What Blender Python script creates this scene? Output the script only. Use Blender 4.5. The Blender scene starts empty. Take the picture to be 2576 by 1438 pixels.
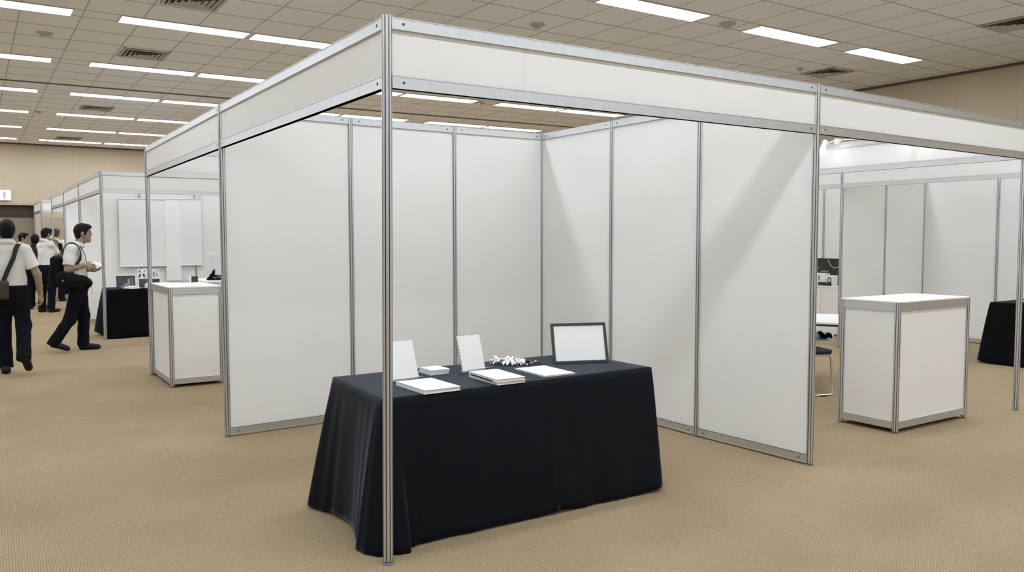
import bpy, math, random
import numpy as np
from mathutils import Vector, Matrix
random.seed(7)
SC = bpy.context.scene
COL = SC.collection
PI = math.pi

# ------------------------------------------------------------------ materials
def mat(name, col, rough=0.5, metal=0.0, spec=0.5, emit=None, strength=1.0, noise=None, bump=None, sheen=0.0, trans=0.0, alpha=1.0):
    m = bpy.data.materials.new(name); m.use_nodes = True
    nt = m.node_tree; b = nt.nodes['Principled BSDF']
    b.inputs['Base Color'].default_value = (*col, 1)
    b.inputs['Roughness'].default_value = rough
    b.inputs['Metallic'].default_value = metal
    b.inputs['Specular IOR Level'].default_value = spec
    b.inputs['Sheen Weight'].default_value = sheen; b.inputs['Sheen Roughness'].default_value = 0.3; b.inputs['Sheen Tint'].default_value = (0.55, 0.70, 1.0, 1)
    b.inputs['Transmission Weight'].default_value = trans
    b.inputs['Alpha'].default_value = alpha
    if emit:
        b.inputs['Emission Color'].default_value = (*emit, 1)
        b.inputs['Emission Strength'].default_value = strength
    tc = nt.nodes.new('ShaderNodeTexCoord')
    if noise:
        sc, amt = noise
        n = nt.nodes.new('ShaderNodeTexNoise'); n.inputs['Scale'].default_value = sc; n.inputs['Detail'].default_value = 4
        nt.links.new(tc.outputs['Object'], n.inputs['Vector'])
        r = nt.nodes.new('ShaderNodeMapRange')
        r.inputs['From Min'].default_value = 0.3; r.inputs['From Max'].default_value = 0.7
        r.inputs['To Min'].default_value = 1 - amt; r.inputs['To Max'].default_value = 1 + amt
        nt.links.new(n.outputs['Fac'], r.inputs['Value'])
        v = nt.nodes.new('ShaderNodeVectorMath'); v.operation = 'SCALE'
        v.inputs[0].default_value = col
        nt.links.new(r.outputs['Result'], v.inputs['Scale'])
        nt.links.new(v.outputs['Vector'], b.inputs['Base Color'])
    if bump:
        sc, st, dist = bump
        n = nt.nodes.new('ShaderNodeTexNoise'); n.inputs['Scale'].default_value = sc; n.inputs['Detail'].default_value = 3
        nt.links.new(tc.outputs['Object'], n.inputs['Vector'])
        bp = nt.nodes.new('ShaderNodeBump'); bp.inputs['Strength'].default_value = st; bp.inputs['Distance'].default_value = dist
        nt.links.new(n.outputs['Fac'], bp.inputs['Height'])
        nt.links.new(bp.outputs['Normal'], b.inputs['Normal'])
    return m

def carpet_mat():
    m = mat('carpet', (0.42, 0.31, 0.19), 0.95, spec=0.1)
    nt = m.node_tree; b = nt.nodes['Principled BSDF']
    tc = nt.nodes.new('ShaderNodeTexCoord')
    mp = nt.nodes.new('ShaderNodeMapping'); mp.inputs['Rotation'].default_value = (0, 0, math.radians(91))
    nt.links.new(tc.outputs['Object'], mp.inputs['Vector'])
    ns = nt.nodes.new('ShaderNodeTexNoise'); ns.inputs['Scale'].default_value = 55; ns.inputs['Detail'].default_value = 2
    nt.links.new(mp.outputs['Vector'], ns.inputs['Vector'])
    sc = nt.nodes.new('ShaderNodeVectorMath'); sc.operation = 'MULTIPLY_ADD'
    sc.inputs[1].default_value = (0.010, 0.010, 0); nt.links.new(ns.outputs['Color'], sc.inputs[0])
    nt.links.new(mp.outputs['Vector'], sc.inputs[2])
    br = nt.nodes.new('ShaderNodeTexBrick')
    br.inputs['Color1'].default_value = (0.435, 0.335, 0.212, 1); br.inputs['Color2'].default_value = (0.37, 0.284, 0.178, 1)
    br.inputs['Mortar'].default_value = (0.25, 0.188, 0.114, 1)
    br.inputs['Scale'].default_value = 1.0; br.inputs['Mortar Size'].default_value = 0.0034; br.inputs['Mortar Smooth'].default_value = 1.0
    br.inputs['Brick Width'].default_value = 0.015; br.inputs['Row Height'].default_value = 0.0122
    nt.links.new(sc.outputs['Vector'], br.inputs['Vector'])
    n2 = nt.nodes.new('ShaderNodeTexNoise'); n2.inputs['Scale'].default_value = 1.3; n2.inputs['Detail'].default_value = 5
    nt.links.new(tc.outputs['Object'], n2.inputs['Vector'])
    r = nt.nodes.new('ShaderNodeMapRange'); r.inputs['From Min'].default_value = .3; r.inputs['From Max'].default_value = .7
    r.inputs['To Min'].default_value = .93; r.inputs['To Max'].default_value = 1.07
    nt.links.new(n2.outputs['Fac'], r.inputs['Value'])
    n3 = nt.nodes.new('ShaderNodeTexNoise'); n3.inputs['Scale'].default_value = 150; n3.inputs['Detail'].default_value = 2
    nt.links.new(tc.outputs['Object'], n3.inputs['Vector'])
    r3 = nt.nodes.new('ShaderNodeMapRange'); r3.inputs['From Min'].default_value = .3; r3.inputs['From Max'].default_value = .7
    r3.inputs['To Min'].default_value = .80; r3.inputs['To Max'].default_value = 1.20
    nt.links.new(n3.outputs['Fac'], r3.inputs['Value'])
    mm = nt.nodes.new('ShaderNodeMath'); mm.operation = 'MULTIPLY'
    nt.links.new(r.outputs['Result'], mm.inputs[0]); nt.links.new(r3.outputs['Result'], mm.inputs[1])
    v = nt.nodes.new('ShaderNodeVectorMath'); v.operation = 'SCALE'
    nt.links.new(br.outputs['Color'], v.inputs[0]); nt.links.new(mm.outputs[0], v.inputs['Scale'])
    nt.links.new(v.outputs['Vector'], b.inputs['Base Color'])
    bp = nt.nodes.new('ShaderNodeBump'); bp.inputs['Strength'].default_value = 0.12; bp.inputs['Distance'].default_value = 0.003
    bp.invert = True
    nt.links.new(br.outputs['Fac'], bp.inputs['Height']); nt.links.new(bp.outputs['Normal'], b.inputs['Normal'])
    return m

def seam_wall_mat(name, col, axis, pitch, phase, zs):
    """papered wall with panel seams every `pitch` metres along one axis and at the heights zs"""
    m = mat(name, col, 0.75, spec=0.2)
    nt = m.node_tree; b = nt.nodes['Principled BSDF']
    tc = nt.nodes.new('ShaderNodeTexCoord'); sx = nt.nodes.new('ShaderNodeSeparateXYZ')
    nt.links.new(tc.outputs['Object'], sx.inputs[0])
    def M(op, a, bb=None):
        n = nt.nodes.new('ShaderNodeMath'); n.operation = op
        for i, x in enumerate((a, bb)):
            if x is None: continue
            if isinstance(x, (int, float)): n.inputs[i].default_value = x
            else: nt.links.new(x, n.inputs[i])
        return n.outputs[0]
    f = M('PINGPONG', M('SUBTRACT', sx.outputs[axis], phase), pitch / 2)
    line = M('LESS_THAN', f, 0.006)
    for z in zs:
        line = M('MAXIMUM', line, M('LESS_THAN', M('ABSOLUTE', M('SUBTRACT', sx.outputs[2], z)), 0.006))
    n = nt.nodes.new('ShaderNodeTexNoise'); n.inputs['Scale'].default_value = 2.0; n.inputs['Detail'].default_value = 6
    nt.links.new(tc.outputs['Object'], n.inputs['Vector'])
    k = M('SUBTRACT', M('ADD', 0.95, M('MULTIPLY', n.outputs['Fac'], 0.1)), M('MULTIPLY', line, 0.14))
    v = nt.nodes.new('ShaderNodeVectorMath'); v.operation = 'SCALE'; v.inputs[0].default_value = col
    nt.links.new(k, v.inputs['Scale']); nt.links.new(v.outputs['Vector'], b.inputs['Base Color'])
    return m

M = {}
M['panel'] = mat('white_panel', (0.862, 0.857, 0.84), 0.42, spec=0.35, noise=(1.2, 0.012))
M['alu'] = mat('aluminium', (0.66, 0.675, 0.69), 0.36, metal=0.85, noise=(30, 0.03))
M['groove'] = mat('groove_shade', (0.13, 0.125, 0.12), 0.6, metal=0.3)  # shade inside the post grooves, put into the colour
M['hole'] = mat('lock_hole', (0.06, 0.055, 0.05), 0.6)
M['foot'] = mat('foot_plastic', (0.20, 0.205, 0.20), 0.5)
M['carpet'] = carpet_mat()
M['tile'] = mat('ceiling_tile', (0.86, 0.865, 0.88), 0.9, spec=0.15, noise=(60, 0.06))
M['grid'] = mat('ceiling_grid', (0.44, 0.425, 0.40), 0.8)
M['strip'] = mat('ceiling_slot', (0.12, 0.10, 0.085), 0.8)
M['light'] = mat('lamp_diffuser', (0.9, 0.9, 0.9), 0.6, emit=(0.90, 0.97, 1.045), strength=15.0)
M['fixture'] = mat('fixture_rim', (0.62, 0.61, 0.59), 0.5)
M['vent'] = mat('vent_metal', (0.50, 0.47, 0.42), 0.6)
M['ventdark'] = mat('vent_inside', (0.05, 0.045, 0.04), 0.9)
M['detector'] = mat('detector_plastic', (0.52, 0.49, 0.44), 0.6)
M['wallb'] = seam_wall_mat('wall_paper_back', (0.55, 0.46, 0.345), 0, 0.87, 0.07, (3.2,))
M['wallr'] = seam_wall_mat('wall_paper_right', (0.60, 0.50, 0.37), 1, 0.95, 3.03, ())
M['paint'] = mat('pale_paint', (0.62, 0.62, 0.62), 0.8, spec=0.2)
M['door'] = mat('door_laminate', (0.26, 0.215, 0.165), 0.6, noise=(3, 0.05))
M['doordark'] = mat('door_transom', (0.085, 0.065, 0.05), 0.7)
M['cloth'] = mat('navy_cloth', (0.0035, 0.0052, 0.0085), 0.55, spec=0.11, sheen=0.26, bump=(900, 0.25, 0.0006))
M['blackcloth'] = mat('black_cloth', (0.0028, 0.0034, 0.0050), 0.85, spec=0.10, sheen=0.08)
M['paper'] = mat('white_paper', (0.90, 0.90, 0.90), 0.6, spec=0.25)
M['pages'] = mat('page_block', (0.70, 0.69, 0.66), 0.8, spec=0.1)
M['cover'] = mat('cover_white', (0.90, 0.90, 0.895), 0.35, spec=0.4)
M['band'] = mat('near_black', (0.012, 0.013, 0.017), 0.5)
M['black'] = mat('black_frame', (0.022, 0.023, 0.028), 0.35, spec=0.5)
M['wire'] = mat('spiral_wire', (0.16, 0.16, 0.16), 0.35, metal=0.6)
M['chrome'] = mat('chrome', (0.75, 0.74, 0.72), 0.18, metal=1.0)
M['seat'] = mat('navy_upholstery', (0.018, 0.022, 0.04), 0.8, sheen=0.15)
M['bulb'] = mat('bulb_lit', (1, 1, 1), 0.4, emit=(1.0, 0.97, 0.92), strength=9.0)
M['whiteplastic'] = mat('white_plastic', (0.82, 0.82, 0.80), 0.4)
M['banner'] = mat('banner_vinyl', (0.84, 0.85, 0.88), 0.5, spec=0.3)
M['skin'] = mat('skin', (0.315, 0.22, 0.145), 0.55, spec=0.35, noise=(12, 0.05))
M['shirt'] = mat('white_shirt', (0.74, 0.73, 0.70), 0.9, spec=0.1, bump=(7, 0.5, 0.03))
M['trousers'] = mat('dark_trousers', (0.0068, 0.0078, 0.012), 0.9, spec=0.1, bump=(10, 0.4, 0.015))
M['hair'] = mat('black_hair', (0.0045, 0.0045, 0.006), 0.6, spec=0.18, bump=(120, 0.5, 0.003))
M['hairbrown'] = mat('brown_hair', (0.055, 0.035, 0.022), 0.6)
M['shoe'] = mat('black_shoe', (0.006, 0.0055, 0.0055), 0.5, spec=0.3)
M['bag'] = mat('black_bag', (0.0042, 0.0046, 0.0062), 0.8, spec=0.15, bump=(14, 0.5, 0.02))
M['brownbag'] = mat('brown_bag', (0.035, 0.025, 0.02), 0.6)
M['strap'] = mat('bag_strap', (0.014, 0.014, 0.019), 0.8)
M['eye'] = mat('eye_dark', (0.02, 0.015, 0.012), 0.2)
M['glasses'] = mat('glasses_frame', (0.20, 0.19, 0.18), 0.3, metal=0.7)
M['frost'] = mat('frosted_acrylic', (0.88, 0.88, 0.88), 0.3, alpha=0.5)
M['clear'] = mat('clear_plastic', (0.9, 0.9, 0.9), 0.08, spec=0.5, trans=0.85)
M['printblue'] = mat('dark_print', (0.05, 0.06, 0.085), 0.35, noise=(9, 0.6))
M['printbrown'] = mat('brown_print', (0.055, 0.042, 0.033), 0.35, noise=(14, 0.7))
M['greyprint'] = mat('grey_print', (0.30, 0.30, 0.29), 0.5)
M['ink'] = mat('ink_black', (0.02, 0.02, 0.025), 0.6)
M['gold'] = mat('tan_print', (0.22, 0.15, 0.08), 0.5)
M['signlit'] = mat('sign_lit', (0.85, 0.86, 0.88), 0.4, emit=(0.95, 0.97, 1.0), strength=0.75)
M['signgrey'] = mat('sign_grey', (0.42, 0.43, 0.45), 0.5, emit=(0.5, 0.52, 0.55), strength=0.25)
M['wood'] = mat('pale_wood', (0.46, 0.37, 0.265), 0.6, noise=(5, 0.06))
M['darkwood'] = mat('dark_wood', (0.07, 0.045, 0.03), 0.5)

# ------------------------------------------------------------------ mesh helpers
class MB:
    def __init__(s): s.v = []; s.f = []
    def add(s, vs, fs):
        n = len(s.v); s.v += [tuple(map(float, p)) for p in vs]; s.f += [tuple(i + n for i in f) for f in fs]; return s
    def box(s, c, d, rz=0.0, R=None):
        hx, hy, hz = d[0] / 2, d[1] / 2, d[2] / 2
        R = R or Matrix.Rotation(rz, 3, 'Z'); c = Vector(c)
        vs = [c + R @ Vector((x * hx, y * hy, z * hz)) for x, y, z in
              ((-1,-1,-1),(1,-1,-1),(1,1,-1),(-1,1,-1),(-1,-1,1),(1,-1,1),(1,1,1),(-1,1,1))]
        return s.add(vs, [(0,3,2,1),(4,5,6,7),(0,1,5,4),(1,2,6,5),(2,3,7,6),(3,0,4,7)])
    def quadbox(s, corners, z0, z1):
        """prism over a polygon of xy corners (counter-clockwise)"""
        n = len(corners)
        vs = [(x, y, z0) for x, y in corners] + [(x, y, z1) for x, y in corners]
        return s.add(vs, [tuple(range(n))[::-1], tuple(range(n, 2 * n))] + [(i, (i + 1) % n, n + (i + 1) % n, n + i) for i in range(n)])
    def prism2(s, prof, a, b):
        """cross-section prof (xy, ccw) swept from base point a to top point b"""
        n = len(prof); a = Vector(a); b = Vector(b)
        vs = [(a.x + x, a.y + y, a.z) for x, y in prof] + [(b.x + x, b.y + y, b.z) for x, y in prof]
        return s.add(vs, [tuple(range(n))[::-1], tuple(range(n, 2 * n))] + [(i, (i + 1) % n, n + (i + 1) % n, n + i) for i in range(n)])
    def cyl(s, a, b, r0, r1=None, n=16):
        r1 = r0 if r1 is None else r1
        a = Vector(a); b = Vector(b); d = (b - a).normalized()
        u = d.orthogonal().normalized(); w = d.cross(u)
        vs = [a + (u * math.cos(t) + w * math.sin(t)) * r0 for t in [2 * PI * i / n for i in range(n)]]
        vs += [b + (u * math.cos(t) + w * math.sin(t)) * r1 for t in [2 * PI * i / n for i in range(n)]]
        return s.add(vs, [tuple(range(n))[::-1], tuple(range(n, 2 * n))] + [(i, (i + 1) % n, n + (i + 1) % n, n + i) for i in range(n)])
    def tube(s, pts, r, n=8, closed=False):
        pts = [Vector(p) for p in pts]; m = len(pts); rings = []
        u = None
        for i, p in enumerate(pts):
            if closed: d = pts[(i + 1) % m] - pts[i - 1]
            else: d = pts[min(i + 1, m - 1)] - pts[max(i - 1, 0)]
            d.normalize()
            u = d.orthogonal().normalized() if u is None else (u - d * u.dot(d)).normalized()
            w = d.cross(u)
            rr = r[i] if isinstance(r, (list, tuple)) else r
            rings.append([p + (u * math.cos(t) + w * math.sin(t)) * rr for t in [2 * PI * k / n for k in range(n)]])
        vs = [p for ring in rings for p in ring]; fs = []
        for i in range(m if closed else m - 1):
            j = (i + 1) % m
            for k in range(n): fs.append((i * n + k, i * n + (k + 1) % n, j * n + (k + 1) % n, j * n + k))
        if not closed: fs += [tuple(range(n))[::-1], tuple(range((m - 1) * n, m * n))]
        return s.add(vs, fs)
    def lathe(s, prof, c=(0, 0, 0), n=24):
        c = Vector(c); vs = []; fs = []
        for r, z in prof: vs += [(c.x + r * math.cos(2 * PI * k / n), c.y + r * math.sin(2 * PI * k / n), c.z + z) for k in range(n)]
        for i in range(len(prof) - 1):
            for k in range(n): fs.append((i * n + k, i * n + (k + 1) % n, (i + 1) * n + (k + 1) % n, (i + 1) * n + k))
        fs += [tuple(range(n))[::-1], tuple(range((len(prof) - 1) * n, len(prof) * n))]
        return s.add(vs, fs)
    def ribbon(s, pts, normals, w, t):
        """flat strap of width w and thickness t along pts; normals give the thin direction"""
        pts = [Vector(p) for p in pts]; m = len(pts); vs = []; fs = []
        for i, p in enumerate(pts):
            d = (pts[min(i + 1, m - 1)] - pts[max(i - 1, 0)]).normalized()
            nn = Vector(normals[i] if isinstance(normals, list) else normals); nn = (nn - d * nn.dot(d)).normalized()
            a = d.cross(nn) * (w / 2); nn = nn * (t / 2)
            vs += [p + a + nn, p - a + nn, p - a - nn, p + a - nn]
        for i in range(m - 1):
            for k in range(4): fs.append((i * 4 + k, i * 4 + (k + 1) % 4, i * 4 + 4 + (k + 1) % 4, i * 4 + 4 + k))
        fs += [(3, 2, 1, 0), tuple(range(4 * m - 4, 4 * m))]
        return s.add(vs, fs)
    def post(s, a, b, groove=(0, 1, 2)):
        """ridged post profile; the groove faces take the second material"""
        f0 = len(s.f); s.prism2(prof, a, b); n = len(prof)
        s.dark = getattr(s, 'dark', set()) | {f0 + 2 + i for i in range(n) if i % 7 in groove}
        return s
    def build(s, name, m, parent=None, org=None, smooth=False, bevel=None, label=None):
        me = bpy.data.meshes.new(name)
        o = Vector(org) if org is not None else Vector((0, 0, 0))
        me.from_pydata([Vector(p) - o for p in s.v], [], s.f); me.update()
        if m is not None: me.materials.append(M[m] if isinstance(m, str) else m)
        if hasattr(s, 'dark'):
            me.materials.append(M['groove'])
            for i in s.dark: me.polygons[i].material_index = 1
        if smooth:
            me.polygons.foreach_set('use_smooth', [True] * len(me.polygons))
        ob = bpy.data.objects.new(name, me); COL.objects.link(ob)
        if parent: ob.parent = parent
        if bevel:
            b = ob.modifiers.new('bevel', 'BEVEL'); b.width = bevel; b.segments = 2; b.limit_method = 'ANGLE'; b.angle_limit = math.radians(40)
        if label: ob['label'] = label
        return ob

def thing(name, label, cat, loc=(0, 0, 0), rz=0.0, group=None):
    o = bpy.data.objects.new(name, None); COL.objects.link(o); o.empty_display_size = 0.1
    o.location = loc; o.rotation_euler = (0, 0, rz); o['label'] = label; o['category'] = cat
    if group: o['group'] = group
    return o
def tag(o, label, cat, group=None, kind=None):
    o['label'] = label; o['category'] = cat
    if group: o['group'] = group
    if kind: o['kind'] = kind
    return o
def struct(name, mb, m, label=None, parent=None):
    o = mb.build(name, m, parent)
    o['kind'] = 'structure'
    if label: o['label'] = label; o['category'] = name.split('_')[0]
    return o

# ------------------------------------------------------------------ camera
cam_d = bpy.data.cameras.new('camera'); cam = bpy.data.objects.new('camera', cam_d); COL.objects.link(cam)
cam_d.sensor_width = 36.0; cam_d.lens = 2066.806 / 2576 * 36.0; cam_d.clip_end = 200; cam_d.clip_start = 0.05
yaw, pit, rol = math.radians(56.7061), math.radians(-3.36429), math.radians(-0.0692)
Fv = Vector((math.cos(pit) * math.cos(yaw), math.cos(pit) * math.sin(yaw), math.sin(pit)))
r0 = Vector((math.sin(yaw), -math.cos(yaw), 0)); u0 = r0.cross(Fv)
Rv = r0 * math.cos(rol) + u0 * math.sin(rol); Uv = -r0 * math.sin(rol) + u0 * math.cos(rol)
cam.matrix_world = Matrix(((Rv.x, Uv.x, -Fv.x, -1.59807), (Rv.y, Uv.y, -Fv.y, -3.42941), (Rv.z, Uv.z, -Fv.z, 1.51387), (0, 0, 0, 1)))
SC.camera = cam

# ------------------------------------------------------------------ room shell
CH = 4.2
XL, XR, YF, YB = -9.5, 12.0, -10.0, 23.8
struct('floor', MB().box(((XL + XR) / 2, (YF + YB) / 2 + .3, -0.05), (XR - XL + 1, YB - YF + 2, 0.1)), 'carpet', 'beige ribbed carpet over the whole hall floor')
struct('ceiling', MB().box(((XL + XR) / 2, (YF + YB) / 2, CH + 0.05), (XR - XL + .4, YB - YF + .4, 0.1)), 'tile', 'grey brown tiled ceiling with recessed strip lights')
struct('wall_right', MB().box((XR + .1, (YF + YB) / 2, CH / 2), (.2, YB - YF, CH)), 'wallr', 'beige wall behind the booths on the right')
struct('wall_left', MB().box((XL - .1, (YF + YB) / 2, CH / 2), (.2, YB - YF, CH)), 'paint', 'pale side wall beyond the left edge')
struct('wall_front', MB().box(((XL + XR) / 2, YF - .1, CH / 2), (XR - XL, .2, CH)), 'paint', 'pale wall behind the viewer')
DX0, DX1, DZ = -3.2, -0.07, 2.46
wb = MB().box(((DX1 + XR) / 2, YB + .15, CH / 2), (XR - DX1, .3, CH)).box(((XL + DX0) / 2, YB + .15, CH / 2), (DX0 - XL, .3, CH))
wb.box(((DX0 + DX1) / 2, YB + .15, (DZ + CH) / 2), (DX1 - DX0, .3, CH - DZ))
struct('wall_back', wb, 'wallb', 'beige papered far wall with panel seams')
dr = struct('door_1', MB().box(((DX0 + DX1) / 2, YB + .24, 1.05), (DX1 - DX0, .06, 2.1)), 'door', 'brown double door in the far wall recess')
struct('door_transom', MB().box(((DX0 + DX1) / 2, YB + .235, 2.28), (DX1 - DX0, .05, .36)), 'doordark', parent=dr)
struct('door_frame', MB().box(((DX0 + DX1) / 2, YB - .01, DZ + .02), (DX1 - DX0 + .1, .06, .06)).box((DX1 + .01, YB + .1, DZ / 2), (.03, .2, DZ)), 'wood', parent=dr)
struct('door_gap', MB().box((-1.6, YB + .208, 1.05), (.012, .006, 2.1)), 'doordark', parent=dr)
struct('baseboard_right', MB().box((XR - .01, (YF + YB) / 2, .05), (.02, YB - YF, .1)), 'door', 'dark baseboard along the right wall')

# ceiling grid bars
rows = [(4.03, 0.0), (7.93, 0.0), (11.05, -.028), (14.14, -.028), (17.1, -.03), (19.95, -.03), (22.72, -.03)]   # far edge of each lamp row and its slope
LW = 0.345
ys = []
prev = None
allrows = [(-8.2, 0), (-4.7, 0), (-1.25, 0), (1.45, 0)] + rows
for yf, sl in allrows:
    near = yf - LW
    ys += [(near, sl), (yf, sl)]
    if prev:
        n = max(1, round((near - prev[0]) / 0.69))
        for i in range(1, n):
            t = i / n; ys.append((prev[0] + (near - prev[0]) * t, prev[1] + (sl - prev[1]) * t))
    prev = (yf, sl)
g = MB()
for y, sl in ys:
    g.box(((XL + XR) / 2, y + sl * (XL + XR) / 2, CH - .0015), (XR - XL, .016, .003), math.atan(sl))
x = 0.25 - .641 * 15
while x < XR:
    if x > XL: g.box((x, (YF + YB) / 2, CH - .001), (.013, YB - YF, .002))
    x += .641
struct('trim_1', g, 'grid', 'grid of thin bars between the ceiling tiles')
struct('trim_2', MB().box(((XL + XR) / 2, 13.05 - .037 * 1.2, CH - .004), (XR - XL, .10, .008), math.atan(-.037)), 'strip', 'long dark slot across the ceiling')
struct('trim_3', MB().box((XR - .02, (YF + YB) / 2, CH - .02), (.04, YB - YF, .04)).box(((XL + XR) / 2, YB - .02, CH - .02), (XR - XL, .04, .04)), 'strip', 'dark strip where ceiling meets the walls')  # plain dark strip along the ceiling edge

# ------------------------------------------------------------------ ceiling lights
def light_parts(L):
    f = MB(); w = LW; t = .012; h = .014
    for sx in (-1, 1): f.box((sx * (L / 2 - t / 2), 0, -h / 2), (t, w, h))
    for sy in (-1, 1): f.box((0, sy * (w / 2 - t / 2), -h / 2), (L - 2 * t, t, h))
    d = MB().box((0, 0, -.005), (L - 2 * t, w - 2 * t, .01))
    return f, d
LP = {}
def ceiling_light(xc, yc, L, rz, label, group):
    t = thing('ceiling_light', label, 'ceiling light', (xc, yc, CH), rz, group)
    key = round(L, 3)
    if key not in LP:
        f, d = light_parts(L)
        LP[key] = (f.build('frame', 'fixture', t), d.build('diffuser', 'light', t))
    else:
        for s in LP[key]:
            c = s.copy(); c.parent = t; COL.objects.link(c)
ordn = {6: 'first', 5: 'second', 4: 'third', 3: 'fourth', 2: 'fifth', 1: 'sixth'}
runs = {-2: 'run far out to the left', -1: 'run cut by left picture edge', 0: 'run left of the empty booth', 1: 'run above the booth left panels', 2: 'run above the booth right panels'}
LLEN = 1.545
for ri, (yf, sl) in enumerate(rows):
    if ri == 0: continue
    for k in range(-2, 3):
        for s in (0, 1):
            x0 = 0.0 + 3.65 * k + s * 1.60 + .004 * ri
            xc = x0 + LLEN / 2; yc = yf + sl * xc - LW / 2
            lab = 'left' if s == 0 else 'right'
            ceiling_light(xc, yc, LLEN, math.atan(sl), f'{lab} strip light, {runs[k]}, {ordn[ri]} row from far wall', 'recessed ceiling strip lights')
for x0, x1, nm in ((4.42, 5.97, 'long strip light cut by the top picture edge, right of the booth corner'), (6.87, 8.47, 'middle strip light of three above the right fascia'), (9.04, 10.53, 'strip light nearest the right wall, beside a square vent')):
    ceiling_light((x0 + x1) / 2, 4.03 - LW / 2, x1 - x0, 0, nm, 'recessed ceiling strip lights')
for yf in (-8.2, -4.7, -1.25, 1.45, 4.03):  # unseen lamp rows, added to brighten the booth interior and right side
    for k in range(-2, 3):
        for s in (0, 1):
            if (yf == 4.03 and k > 0) or (yf == 1.45 and k < 0 and s == 1): continue
            x0 = 0.0 + 3.65 * k + s * 1.60 - .3
            yl = .95 if yf == 1.45 and k > 0 else yf
            ceiling_light(x0 + LLEN / 2, yl - LW / 2, LLEN, 0, 'added unseen strip light overhead, out of the picture', 'added ceiling strip lights out of the picture')

# ------------------------------------------------------------------ vents and detectors
def vent(xc, yc, s, label):
    t = thing('ceiling_vent', label, 'ceiling vent', (xc, yc, CH), 0, 'square louvred ceiling vents')
    MB().box((0, 0, -.003), (s, s, .006)).build('backing', 'ventdark', t)
    f = MB(); w = .035
    for sg in (-1, 1):
        f.box((sg * (s / 2 - w / 2), 0, -.009), (w, s, .016)); f.box((0, sg * (s / 2 - w / 2), -.009), (s - 2 * w, w, .016))
    f.build('frame', 'vent', t)
    lv = MB()
    for i in range(4):
        r0_ = s / 2 - w - .018 - i * .062; r1 = r0_ - .03
        if r1 < .01: break
        zo, zi = -.022, -.006
        c0 = [(-r0_, -r0_), (r0_, -r0_), (r0_, r0_), (-r0_, r0_)]; c1 = [(-r1, -r1), (r1, -r1), (r1, r1), (-r1, r1)]
        vs = [(x, y, zo) for x, y in c0] + [(x, y, zi) for x, y in c1] + [(x, y, zo - .002) for x, y in c0] + [(x, y, zi - .002) for x, y in c1]
        fs = []
        for a in range(4):
            b = (a + 1) % 4
            fs += [(a, b, 4 + b, 4 + a), (8 + b, 8 + a, 12 + a, 12 + b), (a, 8 + a, 8 + b, b), (4 + b, 12 + b, 12 + a, 4 + a)]
        lv.add(vs, fs)
    lv.build('louvre', 'vent', t)
vent(.6, 6.46, .62, 'square louvred vent cut by the top picture edge at left')
vent(.6, 9.72, .62, 'square louvred vent between the two nearest light rows at left')
vent(.66, 15.65, .6, 'square louvred vent in the middle distance at left')
vent(.68, 21.75, .6, 'square louvred vent closest to the far wall')
vent(9.48, 1.92, .58, 'square louvred vent at the right picture edge')
vent(10.15, 5.1, .58, 'square louvred vent near the right wall above the fascia')
def detector(xc, yc, r, label, kind):
    t = thing(kind, label, kind.replace('_', ' '), (xc, yc, CH), 0, 'ceiling detectors')
    MB().lathe([(r, 0), (r, -.012), (r * .9, -.02)][::-1], n=24).build('base', 'detector', t, smooth=False)
    MB().lathe([(r * .55, -.018), (r * .5, -.045), (r * .25, -.055)][::-1], n=20).build('sensor', 'vent', t)
detector(4.455, 5.2, .1, 'round detector on the tiles right of the booth corner post', 'smoke_detector')
detector(6.43, 3.86, .11, 'round detector between two strip lights above the right fascia', 'smoke_detector')
detector(9.5, 5.12, .06, 'small round detector beside the right wall vent', 'smoke_detector')
detector(-.709, 9.07, .1, 'round detector at upper left, left of the louvred vent', 'smoke_detector')
detector(6.954, 10.75, .1, 'round detector seen through the booth top between two lights', 'smoke_detector')
detector(-.315, 16.85, .07, 'small round detector far off at left beside a strip light', 'smoke_detector')

# exit sign on the far wall
t = thing('exit_sign', 'lit white box sign with grey marks above the far door', 'sign', (-1.05, YB, 2.72))
MB().box((0, -.03, 0), (.86, .06, .29)).build('housing', 'whiteplastic', t)
MB().box((0, -.064, 0), (.80, .008, .25)).build('face', 'signlit', t)
mk = MB().box((.265, -.0695, .0), (.06, .004, .20)).box((.02, -.0695, .03), (.05, .004, .10), R=Matrix.Rotation(.5, 3, 'Y')).box((.1, -.0695, -.04), (.03, .004, .10), R=Matrix.Rotation(-.5, 3, 'Y'))
mk.box((-.05, -.0695, -.03), (.03, .004, .12), R=Matrix.Rotation(.3, 3, 'Y')).box((.05, -.0695, .075), (.035, .004, .035)).box((.35, -.0695, -.09), (.03, .004, .03))
mk.build('pictogram', 'signgrey', t)

# ------------------------------------------------------------------ booth system
PR = 0.0235
prof = []
for k in range(8):
    a0 = math.radians(45 * k)
    ga = .105        # half angle of a groove
    prof += [(a0 - ga, PR * .975), (a0 - ga * .8, PR * .70), (a0 + ga * .8, PR * .70), (a0 + ga, PR * .975)]
    am = a0 + math.radians(22.5)
    prof += [(am - .13, PR * 1.0), (am, PR * 1.015), (am + .13, PR * 1.0)]
prof = [(r * math.cos(a), r * math.sin(a)) for a, r in prof]

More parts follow.
